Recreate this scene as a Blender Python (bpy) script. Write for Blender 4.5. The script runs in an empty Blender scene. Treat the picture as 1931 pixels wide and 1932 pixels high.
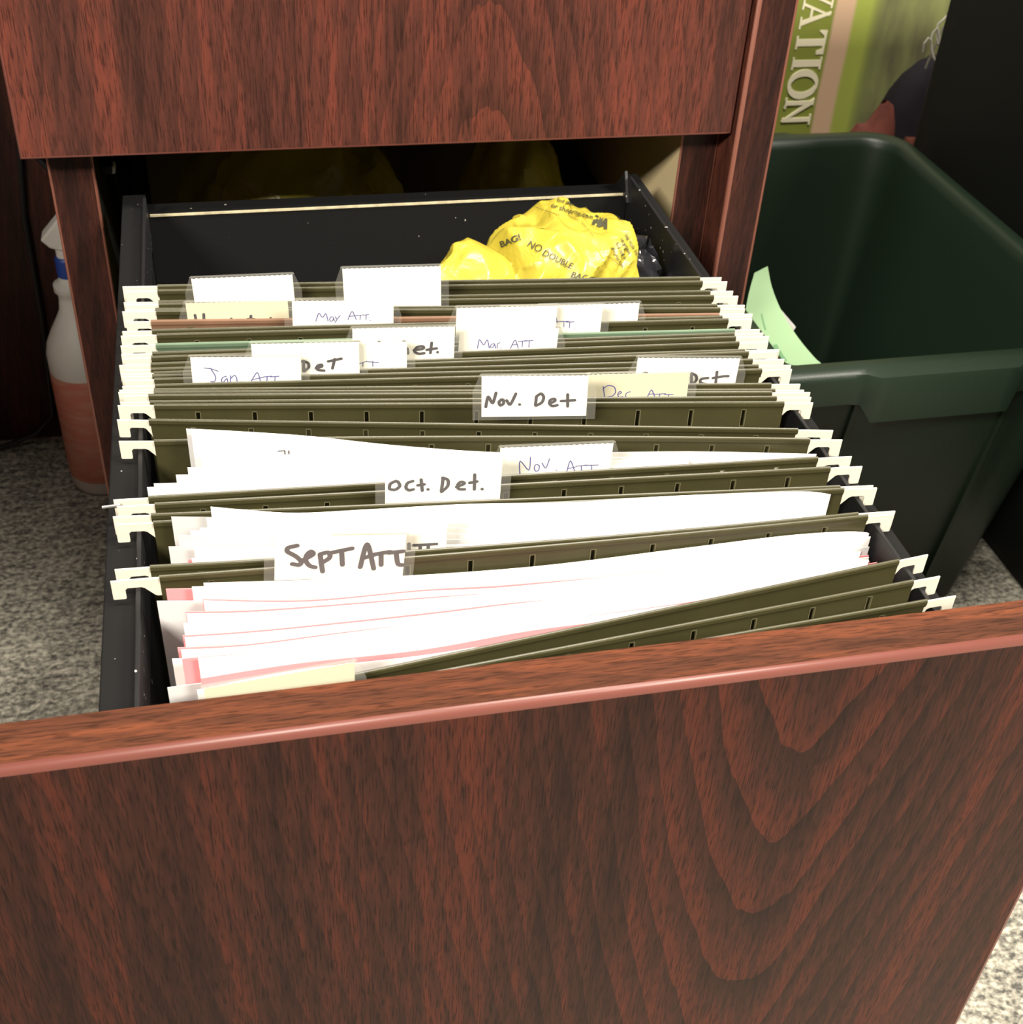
import bpy, bmesh, math, random
from mathutils import Vector, Matrix, noise
from mathutils.bvhtree import BVHTree
random.seed(7)
S = 0.001                                   # all sizes below are millimetres
sc = bpy.context.scene
C = sc.collection
# ------------------------------------------------------------------ camera, world, lamps, exposure
cam = bpy.data.objects.new('camera', bpy.data.cameras.new('camera')); C.objects.link(cam)
cam.data.sensor_fit = 'HORIZONTAL'; cam.data.sensor_width = 36.0
cam.data.lens = 36.0 * 2379.74 / 1931.0
cam.data.clip_start = 0.01; cam.data.clip_end = 50
cam.location = (114.344 * S, -755.372 * S, 309.354 * S)
cam.rotation_euler = (math.radians(51.929), math.radians(-2.897), math.radians(-12.451))
cam.data.dof.use_dof = True; cam.data.dof.focus_distance = 0.57; cam.data.dof.aperture_fstop = 28
sc.camera = cam
sc.view_settings.view_transform = 'Standard'; sc.view_settings.look = 'None'
sc.view_settings.gamma = 1.0; sc.view_settings.use_curve_mapping = False
sc.view_settings.exposure = 0.55
w = bpy.data.worlds.new('office_air'); sc.world = w; w.use_nodes = True
w.node_tree.nodes['Background'].inputs[0].default_value = (1.0, 0.90, 0.76, 1)
w.node_tree.nodes['Background'].inputs[1].default_value = 0.12
def area(name, loc, target, sx, sy, power, col):
    l = bpy.data.lights.new(name, 'AREA'); l.shape = 'RECTANGLE'; l.size = sx; l.size_y = sy
    l.energy = power; l.color = col
    o = bpy.data.objects.new(name, l); C.objects.link(o); o.location = loc
    o.rotation_euler = (Vector(target) - Vector(loc)).to_track_quat('-Z', 'Y').to_euler()
    return o
area('ceiling_lamp_light', (0.5, -0.5, 2.15), (0.5, -0.5, 0), 1.2, 0.6, 72, (1.0, 0.93, 0.83))
area('ceiling_lamp_light', (-1.9, -2.6, 2.15), (-1.9, -2.6, 0), 1.2, 0.6, 290, (1.0, 0.93, 0.82))
area('ceiling_lamp_light', (2.2, -1.8, 2.15), (2.2, -1.8, 0), 1.2, 0.6, 210, (1.0, 0.93, 0.82))  # added fill that brightens the carpet at right

# ------------------------------------------------------------------ material helpers
def nodes_of(name):
    m = bpy.data.materials.new(name); m.use_nodes = True
    nt = m.node_tree
    return m, nt, nt.nodes, nt.links, nt.nodes['Principled BSDF']
def plain(name, col, rough=0.5, spec=0.5, bump=0, bscale=300, var=0.0, metal=0.0, vscale=60):
    m, nt, N, L, b = nodes_of(name)
    b.inputs['Base Color'].default_value = (*col, 1); b.inputs['Roughness'].default_value = rough
    b.inputs['Specular IOR Level'].default_value = spec; b.inputs['Metallic'].default_value = metal
    tc = N.new('ShaderNodeTexCoord')
    if var:
        n = N.new('ShaderNodeTexNoise'); n.inputs['Scale'].default_value = vscale; n.inputs['Detail'].default_value = 5
        L.new(tc.outputs['Object'], n.inputs['Vector'])
        r = N.new('ShaderNodeValToRGB')
        r.color_ramp.elements[0].position = .3; r.color_ramp.elements[1].position = .7
        r.color_ramp.elements[0].color = (*[c * (1 - var) for c in col], 1)
        r.color_ramp.elements[1].color = (*[min(1, c * (1 + var)) for c in col], 1)
        L.new(n.outputs['Fac'], r.inputs[0]); L.new(r.outputs[0], b.inputs['Base Color'])
    if bump:
        n = N.new('ShaderNodeTexNoise'); n.inputs['Scale'].default_value = bscale; n.inputs['Detail'].default_value = 4
        L.new(tc.outputs['Object'], n.inputs['Vector'])
        bp = N.new('ShaderNodeBump'); bp.inputs['Strength'].default_value = bump; bp.inputs['Distance'].default_value = .001
        L.new(n.outputs['Fac'], bp.inputs['Height']); L.new(bp.outputs[0], b.inputs['Normal'])
    return m
def math_node(N, L, op, a, b=None):
    n = N.new('ShaderNodeMath'); n.operation = op
    for i, v in enumerate((a, b)):
        if v is None: continue
        if isinstance(v, (int, float)): n.inputs[i].default_value = v
        else: L.new(v, n.inputs[i])
    return n.outputs[0]
def wood(name, x0=0.31, sign=1.0, L_=0.055, slope=3.0, c=0.012, along='Z', dark=(.026, .011, .008), mid=(.066, .022, .015),
         light=(.118, .034, .021), rough=.42, contrast=1.0, zoff=0.0, pore=1.0):
    """mahogany laminate: hyperbolic cathedral bands, streaks and short dark pores, in object space"""
    m, nt, N, L, b = nodes_of(name)
    tc = N.new('ShaderNodeTexCoord'); sp = N.new('ShaderNodeSeparateXYZ'); L.new(tc.outputs['Object'], sp.inputs[0])
    if along == 'Z': gx, gz, gy = sp.outputs[0], sp.outputs[2], sp.outputs[1]
    elif along == 'X': gx, gz, gy = sp.outputs[1], sp.outputs[0], sp.outputs[2]
    else: gx, gz, gy = sp.outputs[1], sp.outputs[2], sp.outputs[0]
    cb = N.new('ShaderNodeCombineXYZ'); L.new(gx, cb.inputs[0]); L.new(gy, cb.inputs[1]); L.new(gz, cb.inputs[2])
    def nz(sx, sz, detail=3, seed=0.0, rough=.5):
        mp = N.new('ShaderNodeMapping'); mp.inputs['Scale'].default_value = (sx, sx * .3, sz); mp.inputs['Location'].default_value = (seed, seed * .7, seed)
        L.new(cb.outputs[0], mp.inputs[0])
        n = N.new('ShaderNodeTexNoise'); n.inputs['Scale'].default_value = 1; n.inputs['Detail'].default_value = detail
        n.inputs['Roughness'].default_value = rough
        L.new(mp.outputs[0], n.inputs['Vector']); return n.outputs['Fac']
    warp = nz(11, 2.2, 3, 3.1); warp2 = nz(55, 6, 3, 8.3)
    dx = math_node(N, L, 'SUBTRACT', gx, x0)
    d2 = math_node(N, L, 'ADD', math_node(N, L, 'MULTIPLY', dx, dx), c * c)
    hyp = math_node(N, L, 'MULTIPLY', math_node(N, L, 'POWER', d2, .5), slope)
    ph = math_node(N, L, 'SUBTRACT', hyp, math_node(N, L, 'MULTIPLY', math_node(N, L, 'ADD', gz, zoff), sign))
    ph = math_node(N, L, 'DIVIDE', ph, L_)
    ph = math_node(N, L, 'ADD', ph, math_node(N, L, 'MULTIPLY', warp, 2.0))
    ph = math_node(N, L, 'ADD', ph, math_node(N, L, 'MULTIPLY', warp2, 0.6))
    fr = math_node(N, L, 'FRACT', ph)
    # sawtooth: sharp dark edge, slow fade
    saw = math_node(N, L, 'POWER', math_node(N, L, 'SUBTRACT', 1.0, fr), 1.4)
    fall = math_node(N, L, 'DIVIDE', .0022, math_node(N, L, 'ADD', math_node(N, L, 'MULTIPLY', dx, dx), .0022))
    amp = math_node(N, L, 'ADD', math_node(N, L, 'MULTIPLY', fall, .36 * contrast), .15)
    amp = math_node(N, L, 'MULTIPLY', amp, math_node(N, L, 'ADD', math_node(N, L, 'MULTIPLY', nz(16, 4, 2, 12.4), 1.6), .25))
    streak = math_node(N, L, 'MULTIPLY', math_node(N, L, 'SUBTRACT', nz(46, 1.3, 5, 5.5, .6), .5), math_node(N, L, 'SUBTRACT', 1.75, fall))
    ramp_in = math_node(N, L, 'ADD', math_node(N, L, 'MULTIPLY', math_node(N, L, 'SUBTRACT', saw, .42), amp), math_node(N, L, 'ADD', streak, .46))
    ramp_in = math_node(N, L, 'ADD', ramp_in, math_node(N, L, 'MULTIPLY', math_node(N, L, 'SUBTRACT', nz(420, 34, 3, 1.7), .5), .75))
    r = N.new('ShaderNodeValToRGB'); e = r.color_ramp.elements
    e[0].position = .16; e[0].color = (*light, 1); e[1].position = .88; e[1].color = (*dark, 1)
    k = e.new(.48); k.color = (*mid, 1)
    L.new(ramp_in, r.inputs[0])
    pr = nz(1500, 95, 2, 2.2, .6)
    pm = N.new('ShaderNodeMapRange'); pm.inputs[1].default_value = .50; pm.inputs[2].default_value = .64
    pm.inputs[3].default_value = 0; pm.inputs[4].default_value = .75 * pore; L.new(pr, pm.inputs[0])
    mx = N.new('ShaderNodeMix'); mx.data_type = 'RGBA'; L.new(pm.outputs[0], mx.inputs[0])
    L.new(r.outputs[0], mx.inputs[6]); mx.inputs[7].default_value = (*[v * .6 for v in dark], 1)
    L.new(mx.outputs[2], b.inputs['Base Color'])
    b.inputs['Roughness'].default_value = rough; b.inputs['Specular IOR Level'].default_value = .15
    bp = N.new('ShaderNodeBump'); bp.inputs['Strength'].default_value = .12; bp.inputs['Distance'].default_value = .0004
    L.new(pr, bp.inputs['Height']); L.new(bp.outputs[0], b.inputs['Normal'])
    return m
def black(name, col=(.0045, .0045, .005), rough=.5, specks=True, spec=.5, thr=.745):
    m, nt, N, L, b = nodes_of(name)
    tc = N.new('ShaderNodeTexCoord')
    b.inputs['Roughness'].default_value = rough; b.inputs['Specular IOR Level'].default_value = spec
    n = N.new('ShaderNodeTexNoise'); n.inputs['Scale'].default_value = 330; n.inputs['Detail'].default_value = 1
    L.new(tc.outputs['Object'], n.inputs['Vector'])
    mr = N.new('ShaderNodeMapRange'); mr.inputs[1].default_value = thr; mr.inputs[2].default_value = thr + .03
    L.new(n.outputs['Fac'], mr.inputs[0])
    mx = N.new('ShaderNodeMix'); mx.data_type = 'RGBA'; L.new(mr.outputs[0], mx.inputs[0])
    mx.inputs[6].default_value = (*col, 1); mx.inputs[7].default_value = (.35, .33, .30, 1)
    L.new(mx.outputs[2] if specks else mx.outputs[2], b.inputs['Base Color'])
    n2 = N.new('ShaderNodeTexNoise'); n2.inputs['Scale'].default_value = 900; L.new(tc.outputs['Object'], n2.inputs['Vector'])
    bp = N.new('ShaderNodeBump'); bp.inputs['Strength'].default_value = .15; bp.inputs['Distance'].default_value = .0005
    L.new(n2.outputs['Fac'], bp.inputs['Height']); L.new(bp.outputs[0], b.inputs['Normal'])
    return m
def paper(name, col, trans=.25):
    m, nt, N, L, b = nodes_of(name)
    b.inputs['Base Color'].default_value = (*col, 1); b.inputs['Roughness'].default_value = .8; b.inputs['Specular IOR Level'].default_value = .15
    t = N.new('ShaderNodeBsdfTranslucent'); t.inputs[0].default_value = (*col, 1)
    mx = N.new('ShaderNodeMixShader'); mx.inputs[0].default_value = trans
    L.new(b.outputs[0], mx.inputs[1]); L.new(t.outputs[0], mx.inputs[2]); L.new(mx.outputs[0], N['Material Output'].inputs[0])
    return m
def clear_plastic(name, tint=(.98, .98, .96), haze=.025, rough=.1):
    m, nt, N, L, b = nodes_of(name)
    b.inputs['Base Color'].default_value = (.8, .79, .74, 1); b.inputs['Roughness'].default_value = rough
    t = N.new('ShaderNodeBsdfTransparent'); t.inputs[0].default_value = (*tint, 1)
    lw = N.new('ShaderNodeLayerWeight'); lw.inputs[0].default_value = .35
    f = math_node(N, L, 'ADD', math_node(N, L, 'MULTIPLY', lw.outputs['Facing'], .16), haze)
    mx = N.new('ShaderNodeMixShader'); L.new(f, mx.inputs[0])
    L.new(t.outputs[0], mx.inputs[1]); L.new(b.outputs[0], mx.inputs[2]); L.new(mx.outputs[0], N['Material Output'].inputs[0])
    return m
M = {}
M['front'] = wood('mahogany_laminate_drawer', x0=.086, sign=1.0, zoff=-.378, slope=6, c=.045, dark=(.0130, .0060, .0048), mid=(.033, .0115, .0082), light=(.066, .0165, .0098))
M['upper'] = wood('mahogany_laminate_upper', x0=.056, sign=-1.0, zoff=-.47, L_=.06, slope=6, c=.045, light=(.115, .030, .0195), mid=(.068, .0225, .016), dark=(.031, .0130, .0100), contrast=.7)
M['stile'] = wood('mahogany_laminate_side', x0=-.6, slope=5, contrast=.3, dark=(.014, .0065, .0055), mid=(.033, .012, .0088), light=(.060, .018, .012), pore=.8)
M['sidey'] = wood('mahogany_laminate_flank', x0=-.6, slope=5, contrast=.5, along='Y')
M['top'] = wood('mahogany_laminate_edge', x0=.9, slope=5, contrast=.6, along='X', dark=(.022, .009, .005), mid=(.062, .021, .011), light=(.115, .034, .015), pore=.9)
M['band'] = plain('mahogany_edge_banding', (.125, .040, .030), .4, .45)
M['bandl'] = plain('mahogany_edge_banding_rim', (.15, .055, .036), .42, .45)
M['beige'] = plain('beige_melamine', (.52, .42, .24), .6, .3)
M['black'] = black('black_painted_steel')
M['blackp'] = black('black_board', (.0035, .0035, .0035), .65, spec=.22, thr=.78)
M['olive'] = plain('olive_pressboard', (.039, .035, .0138), .38, .45, bump=.08, bscale=500, var=.10, vscale=40)
M['brown'] = plain('brown_pressboard', (.15, .08, .046), .6, .3, var=.1)
M['teal'] = plain('green_pressboard', (.09, .135, .083), .5, .4, var=.1)
M['rim'] = plain('slot_edge', (.105, .095, .05), .4, .4)
M['hook'] = plain('cream_coated_steel', (.56, .53, .44), .4, .4, bump=.15, bscale=260)
M['white'] = paper('white_paper', (.86, .845, .81))
M['grey'] = paper('greyish_paper', (.66, .65, .64))
M['pink'] = paper('pink_paper', (.86, .33, .35))
M['cream'] = paper('cream_card', (.78, .74, .58))
M['card'] = paper('white_card', (.95, .93, .88), .2)
M['pen'] = plain('blue_pen_ink', (.06, .055, .30), .6, .2)
M['marker'] = plain('black_marker_ink', (.025, .018, .03), .5, .3)
M['clear'] = clear_plastic('clear_tab_plastic')

# ------------------------------------------------------------------ object helpers
def tag(o, label=None, cat=None, group=None, kind=None):
    if label: o['label'] = label
    if cat: o['category'] = cat
    if group: o['group'] = group
    if kind: o['kind'] = kind
    return o
def thing(name, label, cat, base=(0, 0, 0), group=None):
    o = bpy.data.objects.new(name, None); C.objects.link(o); o.location = Vector(base) * S
    o.empty_display_size = .02
    return tag(o, label, cat, group)
class MB:
    """collects vertices (mm, world) and faces with material slots"""
    def __init__(s): s.v = []; s.f = []; s.m = []
    def add(s, vs, fs, mi=0):
        k = len(s.v); s.v += [tuple(v) for v in vs]
        for f in fs: s.f.append([i + k for i in f]); s.m.append(mi)
    def box(s, x0, x1, y0, y1, z0, z1, mi=0):
        s.add([(x, y, z) for z in (z0, z1) for y in (y0, y1) for x in (x0, x1)],
              [(0, 2, 3, 1), (4, 5, 7, 6), (0, 1, 5, 4), (2, 6, 7, 3), (0, 4, 6, 2), (1, 3, 7, 5)], mi)
    def grid(s, fn, nu, nv, mi=0, closed_u=False):
        k = len(s.v)
        for j in range(nv + 1):
            for i in range(nu + (0 if closed_u else 1)): s.v.append(tuple(fn(i / nu, j / nv)))
        W = nu if closed_u else nu + 1
        for j in range(nv):
            for i in range(nu):
                a = k + j * W + i; b = k + j * W + (i + 1) % W
                s.f.append([a, b, b + W, a + W]); s.m.append(mi if not callable(mi) else mi(i, j))
    def slab(s, fn, nu, nv, th, nrm, mi=0):
        """a bent sheet with thickness: fn(u,v) on both sides, closed round the rim"""
        n = Vector(nrm).normalized() * th
        k = len(s.v); W = nu + 1; P = (nu + 1) * (nv + 1)
        pts = [Vector(fn(i / nu, j / nv)) for j in range(nv + 1) for i in range(nu + 1)]
        s.v += [tuple(p - n * .5) for p in pts] + [tuple(p + n * .5) for p in pts]
        for j in range(nv):
            for i in range(nu):
                a = j * W + i; mm = mi(i, j) if callable(mi) else mi
                s.f.append([k + a, k + a + 1, k + a + 1 + W, k + a + W]); s.m.append(mm)
                s.f.append([k + P + a, k + P + a + W, k + P + a + 1 + W, k + P + a + 1]); s.m.append(mm)
        ring = [i for i in range(nu + 1)] + [j * W + nu for j in range(1, nv + 1)] + [nv * W + i for i in range(nu - 1, -1, -1)] + [j * W for j in range(nv - 1, 0, -1)]
        for a, b in zip(ring, ring[1:] + ring[:1]):
            s.f.append([k + b, k + a, k + P + a, k + P + b]); s.m.append(0 if callable(mi) else mi)
    def prism(s, poly, fn, t0, t1, mi=0):
        """closed polygon (a,b) swept between t0 and t1; fn(a,b,t) -> point"""
        n = len(poly); k = len(s.v)
        s.v += [tuple(fn(a, b, t0)) for a, b in poly] + [tuple(fn(a, b, t1)) for a, b in poly]
        s.f.append([k + i for i in range(n)][::-1]); s.m.append(mi)
        s.f.append([k + n + i for i in range(n)]); s.m.append(mi)
        for i in range(n):
            j = (i + 1) % n; s.f.append([k + i, k + j, k + n + j, k + n + i]); s.m.append(mi)
    def tube(s, pts, r, n=8, mi=0):
        P = [Vector(p) for p in pts]; rings = []
        for i, p in enumerate(P):
            d = (P[min(i + 1, len(P) - 1)] - P[max(i - 1, 0)]).normalized()
            a = d.orthogonal().normalized() if i == 0 else (rings_a - d * rings_a.dot(d)).normalized()
            rings_a = a; b = d.cross(a); k = len(s.v)
            for q in range(n):
                t = 2 * math.pi * q / n; s.v.append(tuple(p + (a * math.cos(t) + b * math.sin(t)) * r))
            rings.append(k)
        for k0, k1 in zip(rings, rings[1:]):
            for q in range(n): s.f.append([k0 + q, k0 + (q + 1) % n, k1 + (q + 1) % n, k1 + q]); s.m.append(mi)
        s.f.append([rings[0] + q for q in range(n)][::-1]); s.m.append(mi)
        s.f.append([rings[-1] + q for q in range(n)]); s.m.append(mi)
    def lathe(s, prof, cx, cy, n=40, mi=0):
        k = len(s.v); m = len(prof)
        for r, z in prof:
            for q in range(n):
                t = 2 * math.pi * q / n; s.v.append((cx + r * math.cos(t), cy + r * math.sin(t), z))
        for j in range(m - 1):
            for q in range(n):
                a = k + j * n + q; b = k + j * n + (q + 1) % n
                s.f.append([a, b, b + n, a + n]); s.m.append(mi(j) if callable(mi) else mi)
        s.f.append([k + q for q in range(n)][::-1]); s.m.append(mi(0) if callable(mi) else mi)
        s.f.append([k + (m - 1) * n + q for q in range(n)]); s.m.append(mi(m - 2) if callable(mi) else mi)
    def build(s, name, mats, parent=None, smooth=False, base=None, bevel=0, label=None, sub=0):
        """links ONE mesh object; vertices become local to the thing it belongs to"""
        off = Vector((0, 0, 0)); q = parent
        while q is not None: off += Vector(q.location) / S; q = q.parent
        b = Vector(base) if base else Vector((0, 0, 0))
        me = bpy.data.meshes.new(name)
        me.from_pydata([(Vector(v) - off - b) * S for v in s.v], [], s.f)
        for m in (mats if isinstance(mats, (list, tuple)) else [mats]): me.materials.append(m)
        for p, mi in zip(me.polygons, s.m): p.material_index = mi; p.use_smooth = smooth
        bm = bmesh.new(); bm.from_mesh(me); bmesh.ops.recalc_face_normals(bm, faces=bm.faces); bm.to_mesh(me); bm.free()
        if smooth: me.set_sharp_from_angle(angle=math.radians(42))
        o = bpy.data.objects.new(name, me); C.objects.link(o); o.location = b * S
        if parent is not None: o.parent = parent
        if bevel:
            md = o.modifiers.new('bevel', 'BEVEL'); md.width = bevel * S; md.segments = 2; md.limit_method = 'ANGLE'
        if sub:
            md = o.modifiers.new('sub', 'SUBSURF'); md.levels = md.render_levels = sub
        if label: o['label'] = label
        return o
def board(mb_name, x0, x1, y0, y1, z0, z1, mats, parent, r=2.2, top=True, label=None):
    """a laminated panel: rounded banded edges round its front face; slots 0 face, 1 top/bottom edge, 2 banding, 3 flank"""
    me = bpy.data.meshes.new(mb_name)
    bm = bmesh.new(); bmesh.ops.create_cube(bm, size=1)
    off = Vector((0, 0, 0)); q = parent
    while q is not None: off += Vector(q.location) / S; q = q.parent
    for v in bm.verts:
        v.co = (Vector((x0 + (v.co.x + .5) * (x1 - x0), y0 + (v.co.y + .5) * (y1 - y0), z0 + (v.co.z + .5) * (z1 - z0))) - off) * S
    for f in bm.faces:
        n = f.normal; f.material_index = 1 if abs(n.z) > .5 else (3 if abs(n.x) > .5 else 0)
    fr = [f for f in bm.faces if f.calc_center_median().y < (y0 + .01 * (y1 - y0) - off.y) * S + 1e-6]
    ed = [e for e in bm.edges if any(f in fr for f in e.link_faces)]
    res = bmesh.ops.bevel(bm, geom=ed, offset=r * S, segments=4, affect='EDGES', profile=.5)
    for f in res['faces']: f.material_index = 2; f.smooth = True
    bmesh.ops.recalc_face_normals(bm, faces=bm.faces)
    bm.to_mesh(me); bm.free()
    for m in mats: me.materials.append(m)
    o = bpy.data.objects.new(mb_name, me); C.objects.link(o)
    if parent is not None: o.parent = parent
    if label: o['label'] = label
    return o
def catmull(pts, n):
    """n+1 points along a smooth curve through pts, spaced by x"""
    out = []
    for k in range(n + 1):
        t = k / n * (len(pts) - 1); i = min(int(t), len(pts) - 2); f = t - i
        p0 = Vector(pts[max(i - 1, 0)]); p1 = Vector(pts[i]); p2 = Vector(pts[i + 1]); p3 = Vector(pts[min(i + 2, len(pts) - 1)])
        out.append(.5 * ((2 * p1) + (p2 - p0) * f + (2 * p0 - 5 * p1 + 4 * p2 - p3) * f * f + (3 * p1 - p0 - 3 * p2 + p3) * f ** 3))
    return out
# ------------------------------------------------------------------ the setting
FLOOR = -440.0
m, nt, N, L, b = nodes_of('woven_grey_carpet')
tc = N.new('ShaderNodeTexCoord'); mp = N.new('ShaderNodeMapping'); mp.inputs['Scale'].default_value = (235, 300, 235)
L.new(tc.outputs['Object'], mp.inputs[0])
n1 = N.new('ShaderNodeTexNoise'); n1.inputs['Scale'].default_value = 1.0; n1.inputs['Detail'].default_value = 3; L.new(mp.outputs[0], n1.inputs['Vector'])
n2 = N.new('ShaderNodeTexNoise'); n2.inputs['Scale'].default_value = 22; n2.inputs['Detail'].default_value = 3; L.new(tc.outputs['Object'], n2.inputs['Vector'])
v1 = N.new('ShaderNodeTexVoronoi'); v1.inputs['Scale'].default_value = .9; L.new(mp.outputs[0], v1.inputs['Vector'])
spx = N.new('ShaderNodeSeparateXYZ'); L.new(tc.outputs['Object'], spx.inputs[0])
row = math_node(N, L, 'SINE', math_node(N, L, 'ADD', math_node(N, L, 'MULTIPLY', spx.outputs[1], 520), math_node(N, L, 'MULTIPLY', n2.outputs['Fac'], 5)))
h = math_node(N, L, 'ADD', math_node(N, L, 'MULTIPLY', n1.outputs['Fac'], .85), math_node(N, L, 'MULTIPLY', row, .03))
h = math_node(N, L, 'ADD', h, math_node(N, L, 'MULTIPLY', n2.outputs['Fac'], .22))
r = N.new('ShaderNodeValToRGB'); e = r.color_ramp.elements
e[0].position = .36; e[0].color = (.06, .057, .05, 1); e[1].position = .74; e[1].color = (.44, .415, .335, 1)
k = e.new(.53); k.color = (.205, .193, .157, 1)
L.new(h, r.inputs[0]); L.new(r.outputs[0], b.inputs['Base Color']); b.inputs['Roughness'].default_value = .95; b.inputs['Specular IOR Level'].default_value = .1
bpn = N.new('ShaderNodeBump'); bpn.inputs['Strength'].default_value = .5; bpn.inputs['Distance'].default_value = .002
L.new(h, bpn.inputs['Height']); L.new(bpn.outputs[0], b.inputs['Normal'])
M['carpet'] = m
q = MB(); q.box(-1600, 1900, -2000, 640, FLOOR - 20, FLOOR); tag(q.build('floor', M['carpet']), 'grey beige woven carpet floor under the desk', None, kind='structure')
M['wall'] = plain('painted_wall', (.30, .28, .23), .8, .2, bump=.1, bscale=200)
q = MB(); q.box(-1600, 1900, 640, 660, FLOOR, 1500); tag(q.build('wall_back', M['wall']), 'painted wall behind the desk', None, kind='structure')

# ------------------------------------------------------------------ the desk the pedestal belongs to
desk = thing('desk', 'mahogany laminate desk with end panel right of the drawers', 'desk', (461, 300, FLOOR))
board('end_panel', 447.2, 474.5, -5.9, 600, FLOOR, 350, [M['stile'], M['top'], M['bandl'], M['sidey']], desk, 2.4)
board('modesty_panel', -1100, 11, 362, 380, FLOOR, 350, [M['stile'], M['top'], M['band'], M['sidey']], desk, 1.5)
board('return_panel', -455, -425, -1500, 330, FLOOR, 350, [M['stile'], M['top'], M['band'], M['sidey']], desk, 1.5)  # unseen wing, added so the carpet at left falls into shade
board('return_top', -1100, -420, -1520, 11.5, 350, 378, [M['top'], M['top'], M['band'], M['sidey']], desk, 2.4)  # unseen top of the added wing, likewise there to shade the carpet
board('desktop', -1100, 474.5, 12, 636, 350, 378, [M['top'], M['top'], M['band'], M['sidey']], desk, 2.4)  # desk's top, out of view; put in mainly to shade the carpet

# ------------------------------------------------------------------ the pedestal and its pulled-out drawer
ped = thing('filing_pedestal', 'mahogany drawer pedestal with its lower file drawer pulled open', 'filing cabinet', (223, 300, FLOOR))
WD = [M['stile'], M['top'], M['bandl'], M['sidey']]
board('side_panel', 11.5, 39, 21.3, 590, FLOOR, 349, [M['stile'], M['top'], M['bandl'], M['blackp']], ped, 1.6)  # flanks coloured black to darken the inner face
board('side_panel', 420.3, 446.8, 21.3, 590, FLOOR, 349, [M['stile'], M['top'], M['bandl'], M['beige']], ped, 1.2)
q = MB(); q.box(39, 420.3, 572, 588, FLOOR, 349); q.build('back_panel', M['beige'], ped)
q = MB(); q.box(39, 420.3, 40, 572, -425, -408); q.build('bottom_panel', M['blackp'], ped)
q = MB(); q.box(39, 420.3, 30, 572, 335, 349); q.build('top_rail', M['blackp'], ped)
up = board('upper_drawer', 0, 446, 0, 20.2, 0, 330, [M['upper'], M['top'], M['band'], M['sidey']], ped, 1.6)
q = MB(); q.box(52, 394, 21, 500, 26, 38); q.box(52, 64, 21, 500, 38, 300); q.box(382, 394, 21, 500, 38, 300); q.box(64, 382, 488, 500, 38, 300)
o = q.build('drawer_box', M['blackp'], ped); 
for x0, x1 in ((39, 46), (413.3, 420.3)):
    q = MB(); q.box(x0, x1, 34, 540, -150, -118); q.build('drawer_slide', M['black'], ped)
q = MB(); q.box(39.5, 46, 60, 520, -36, -31); q.prism([(74, -34), (78, -34), (108, -88), (104, -88)], lambda a, b_, t: (t, a, b_), 44.5, 46.5)
q.build('slide_arm', M['black'], ped)
M['clip'] = plain('white_nylon', (.75, .74, .66), .4, .5)
q = MB(); q.box(40.5, 47.5, 66, 77, -39, -34); q.build('slide_clip', M['clip'], ped, bevel=1)
# drawer box
q = MB()
q.box(53, 67, -449.6, 26, -290, -36); q.box(382, 393, -449.6, 26, -290, -36)
q.box(67, 382, 9.3, 26, -290, -42.5); q.box(67, 382, -449.6, 9.3, -290, -280)
dr = q.build('file_drawer', M['blackp'], ped, bevel=.7)
board('drawer_front', 0, 446, -469.8, -449.5, -412, -5.3, [M['front'], M['top'], M['band'], M['sidey']], dr, 3.0)
for x0, x1 in ((66.3, 68.3), (380.7, 382.7)):
    q = MB(); q.box(x0, x1, -449, 6, -60, -29); q.build('hanging_rail', M['black'], dr, bevel=.5)
M['raw'] = plain('pale_board_edge', (.42, .37, .24), .6, .3, var=.2, vscale=200)
q = MB(); q.box(69, 381.5, 8.6, 9.6, -43.6, -42.2); q.build('edge_line', M['raw'], dr)  # pale strip painting the lit top edge of the drawer's back
q = MB(); q.prism([(0, -45), (25, -45), (25, -42), (10, -27)], lambda a, b_, t: (t, a, b_), 378.6, 380.4); q.build('corner_bracket', M['black'], dr)

# ------------------------------------------------------------------ hanging folders
RODS=[[-446.8,-426.0,226.0],[-442.0,-413.9,226.0],[-437.6,-400.7,226.0],[-363.1,-370.3,226.1],[-356.3,-368.1,222.5],[-327.9,-350.4,223.7],[-322.8,-348.4,222.8],[-315.6,-334.1,224.3],[-310.6,-326.0,221.7],[-268.6,-311.2,224.0],[-251.3,-302.5,221.6],[-239.1,-279.2,224.0],[-235.9,-274.1,222.1],[-230.2,-269.5,221.4],[-227.8,-267.6,223.9],[-225.6,-262.2,224.0],[-221.8,-248.5,224.4],[-216.3,-244.5,224.0],[-213.0,-238.6,223.1],[-210.5,-231.1,223.8],[-206.8,-228.9,222.5],[-202.0,-220.9,222.4],[-195.7,-215.3,222.6],[-191.7,-211.8,223.1],[-183.7,-207.9,224.8],[-173.9,-196.8,225.2],[-169.3,-193.5,222.9],[-159.6,-190.5,222.3],[-149.5,-184.5,224.9],[-147.2,-180.7,224.6],[-142.0,-170.6,226.3],[-139.3,-164.9,226.2],[-127.1,-153.5,225.7]]
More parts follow.
